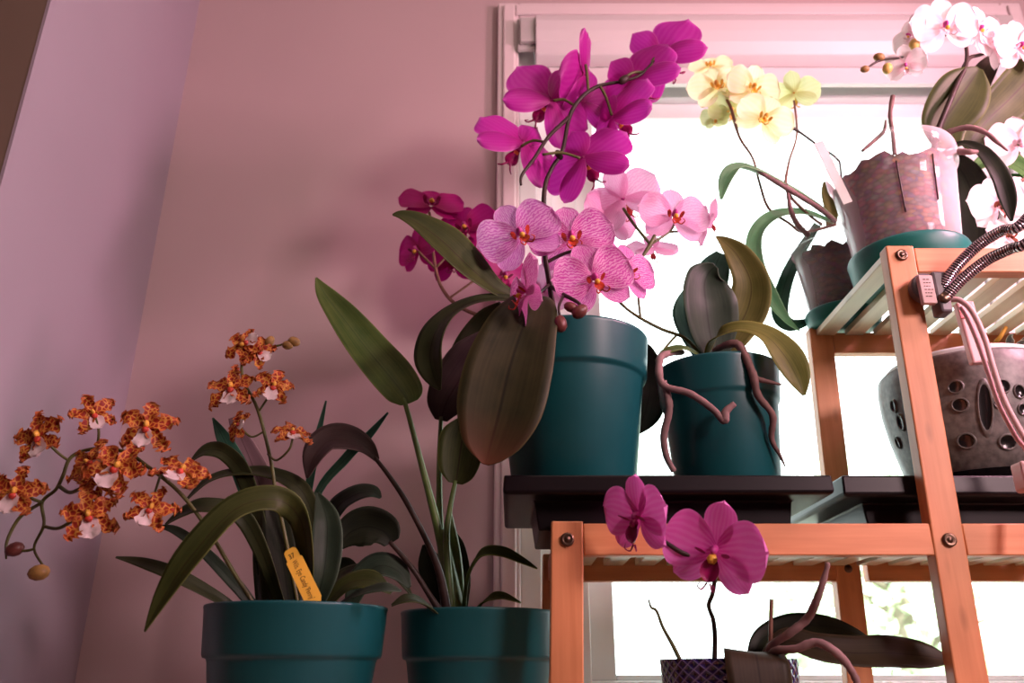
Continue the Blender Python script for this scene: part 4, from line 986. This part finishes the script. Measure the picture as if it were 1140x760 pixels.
# ------------------------------------------------------------------ clip-on grow light
LP = thing('grow_light', 'clip-on lamp with metal goosenecks and pink cords on the tall bamboo post', 'lamp', P(1035, 320, .785))
def disc(mb, c, n_, r, d, sides=28, mi=0):
    n_ = Vector(n_).normalized(); a = n_.orthogonal().normalized(); b = n_.cross(a)
    vs, fs = [], []
    for rr, dd in ((r, 0), (r, d * .8), (r * .93, d), (0.0001, d)):
        for k in range(sides):
            q = k / sides * 6.2832; vs.append(c + a * rr * math.cos(q) + b * rr * math.sin(q) + n_ * dd)
    for j in range(3):
        for k in range(sides): fs.append((j * sides + k, j * sides + (k + 1) % sides, (j + 1) * sides + (k + 1) % sides, (j + 1) * sides + k))
    fs.append(tuple(range(sides - 1, -1, -1)))
    mb.add(vs, fs, mi)
cp = P(1027, 324, .798)
m = MB(); disc(m, cp, (0, -1, 0), .0165, .012)
q0, q1 = P(1030, 308, .794), P(1062, 340, .794)
box(m, q0.x, q1.x - .004, .780, .794, q1.z + .002, q0.z)
q2, q3 = P(1040, 340, .79), P(1056, 352, .79)
box(m, q2.x, q3.x, .778, .798, q3.z, q2.z + .004)
clampo = m.build('clamp', 'clamp_grey', LP, smooth=False, bevel=.003)
m = MB(); disc(m, P(1051, 332, .779), (0, -1, 0), .0058, .004); m.build('clamp_screw', 'screw_metal', clampo)
q0, q1 = P(1019, 309, .784), P(1041, 340, .784)
m = MB(); box(m, q0.x, q1.x, .7775, .7845, q1.z, q0.z); lab = m.build('sticker', 'label_pink', LP, smooth=False, bevel=.001)
m = MB()
for i in range(6):
    z = q0.z - (q0.z - q1.z) * (.18 + i * .12)
    x = q0.x + .0035
    while x < q1.x - .004:
        w_ = random.uniform(.0012, .0034); m.add([(x, .7772, z), (x + w_, .7772, z), (x + w_, .7772, z + .0010), (x, .7772, z + .0010)], [(0, 1, 2, 3)]); x += w_ + .0008
m.build('printed_lines', 'ink', lab, smooth=False)
hA = P(1190, 205, .70); hB = P(1215, 250, .64)
necks = [([(1048, 322, .786), (1062, 300, .775), (1088, 274, .76), (1115, 257, .74), (1140, 247, .72)], [(.56, .69, .475), (.68, .62, .53), (.82, .56, .62), (.93, .55, .74), (.97, .56, .82)]),
         ([(1052, 332, .784), (1070, 312, .77), (1098, 290, .75), (1125, 277, .73), (1150, 266, .71)], [(.58, .67, .44), (.72, .60, .47), (.88, .53, .53), (.98, .50, .62), (1.0, .50, .68)])]
ends = []
for nk, far in necks:
    m = MB(); q = [(P(*p), 6.2 * mpp(P(*p))) for p in nk]; q += [(Vector(f), q[-1][1]) for f in far]
    tube(m, q, n=8, sides=12); m.build('gooseneck', 'ribbed_metal', LP)
    ends.append((Vector(far[-1]), Vector(far[-2])))
aim = Vector((.10, 1.05, .40))
for e, e2 in ends:
    d = (aim - e).normalized(); sx = d.cross(Vector((0, 0, 1))).normalized(); up = sx.cross(d)
    def hp(a, b, c): return e + sx * a + up * b + d * c
    m = MB(); vs = [hp(*p) for p in ((-.024, -.075, -.02), (.024, -.075, -.02), (.024, .085, -.02), (-.024, .085, -.02), (-.030, -.08, .01), (.030, -.08, .01), (.030, .09, .01), (-.030, .09, .01))]
    m.add(vs, BOXF); hd = m.build('lamp_head', 'clamp_grey', LP, smooth=False, bevel=.004)
    m = MB(); m.add([hp(-.024, -.072, .0115), (hp(.024, -.072, .0115)), hp(.024, .082, .0115), hp(-.024, .082, .0115)], [(0, 1, 2, 3)]); m.build('led_panel', 'led_pink', hd, smooth=False)
m = MB(); ptube(m, [(1056, 334, .784), (1068, 334, .778), (1082, 346, .772), (1096, 376, .77), (1106, 410, .768), (1118, 445, .768), (1134, 476, .768), (1150, 505, .768), (1152, 540, .768), (1150, 620, .768)], 3.2, n=6); m.build('power_cord', 'cord_pink', LP)
m = MB(); ptube(m, [(1070, 342, .783), (1078, 356, .78), (1090, 385, .778), (1100, 415, .776), (1112, 450, .776), (1130, 485, .776), (1146, 515, .776), (1146, 620, .776)], 2.6, n=6); m.build('power_cord', 'cord_pink', LP)
cs = [P(1065, 336, .805), P(1084, 334, .805), P(1104, 402, .805), P(1084, 404, .805)]
m = MB(); vs = cs + [p + Vector((0, .010, 0)) for p in cs]
m.add(vs, [(3, 2, 1, 0), (4, 5, 6, 7), (0, 1, 5, 4), (1, 2, 6, 5), (2, 3, 7, 6), (3, 0, 4, 7)]); ctl = m.build('timer_box', 'cord_pink', LP, smooth=False, bevel=.002)
m = MB(); a = P(1072, 348, .8035); box(m, a.x - .003, a.x + .003, .803, .8055, a.z - .006, a.z + .004); m.build('button', 'led_red', ctl, smooth=False)
m = MB(); a = P(1152, 531, .768); box(m, a.x - .016, a.x + .012, .758, .778, a.z - .014, a.z + .014); m.build('inline_switch', 'cord_pink', LP, smooth=False, bevel=.003)

# ------------------------------------------------------------------ camera, light, sky
cam = bpy.data.cameras.new('camera'); co = bpy.data.objects.new('camera', cam); COL.objects.link(co)
cam.sensor_width = 36; cam.lens = F / 1140 * 36; cam.clip_start = .02; cam.clip_end = 100
co.location = (0, 0, 0); co.rotation_euler = (math.radians(90) + PITCH, 0, 0)
cam.dof.use_dof = True; cam.dof.focus_distance = .90; cam.dof.aperture_fstop = 5.6
bpy.context.scene.camera = co
def light(name, kind, loc, energy, col, size=.1, target=None, **kw):
    l = bpy.data.lights.new(name, kind); o = bpy.data.objects.new(name, l); COL.objects.link(o)
    l.energy = energy; l.color = col
    if kind == 'AREA': l.size = size
    elif kind != 'SUN': l.shadow_soft_size = size
    o.location = loc
    if target is not None: o.rotation_euler = (Vector(target) - Vector(loc)).to_track_quat('-Z', 'Y').to_euler()
    for k, v in kw.items(): setattr(l, k, v)
    return o
for i, (e, _) in enumerate(ends):
    d = (aim - e).normalized()
    light('grow_lamp_light', 'AREA', e + d * .014, 6.2, (1, .50, .64), .10, aim)
light('overhead_fill_light', 'AREA', (.3, -.35, 1.6), 5, (1, .74, .64), .35, (.2, .9, .2))  # added warm fill from overhead; no ceiling fitting is known
light('room_lamp_light', 'AREA', (1.15, -.35, .62), 20, (1, .68, .70), .30, (-.15, 1.0, .08))
s = light('sun', 'SUN', (0, -5, 8), 11.0, (1, .97, .90)); s.rotation_euler = (math.radians(42), 0, math.radians(12))
W = bpy.data.worlds.new('world'); bpy.context.scene.world = W; W.use_nodes = True
nt = W.node_tree; bg = nt.nodes['Background']
bg.inputs[0].default_value = (.93, 1.0, .99, 1); bg.inputs[1].default_value = 4.5
vs_ = bpy.context.scene.view_settings
vs_.view_transform = 'Standard'; vs_.look = 'None'; vs_.exposure = 0; vs_.gamma = 1
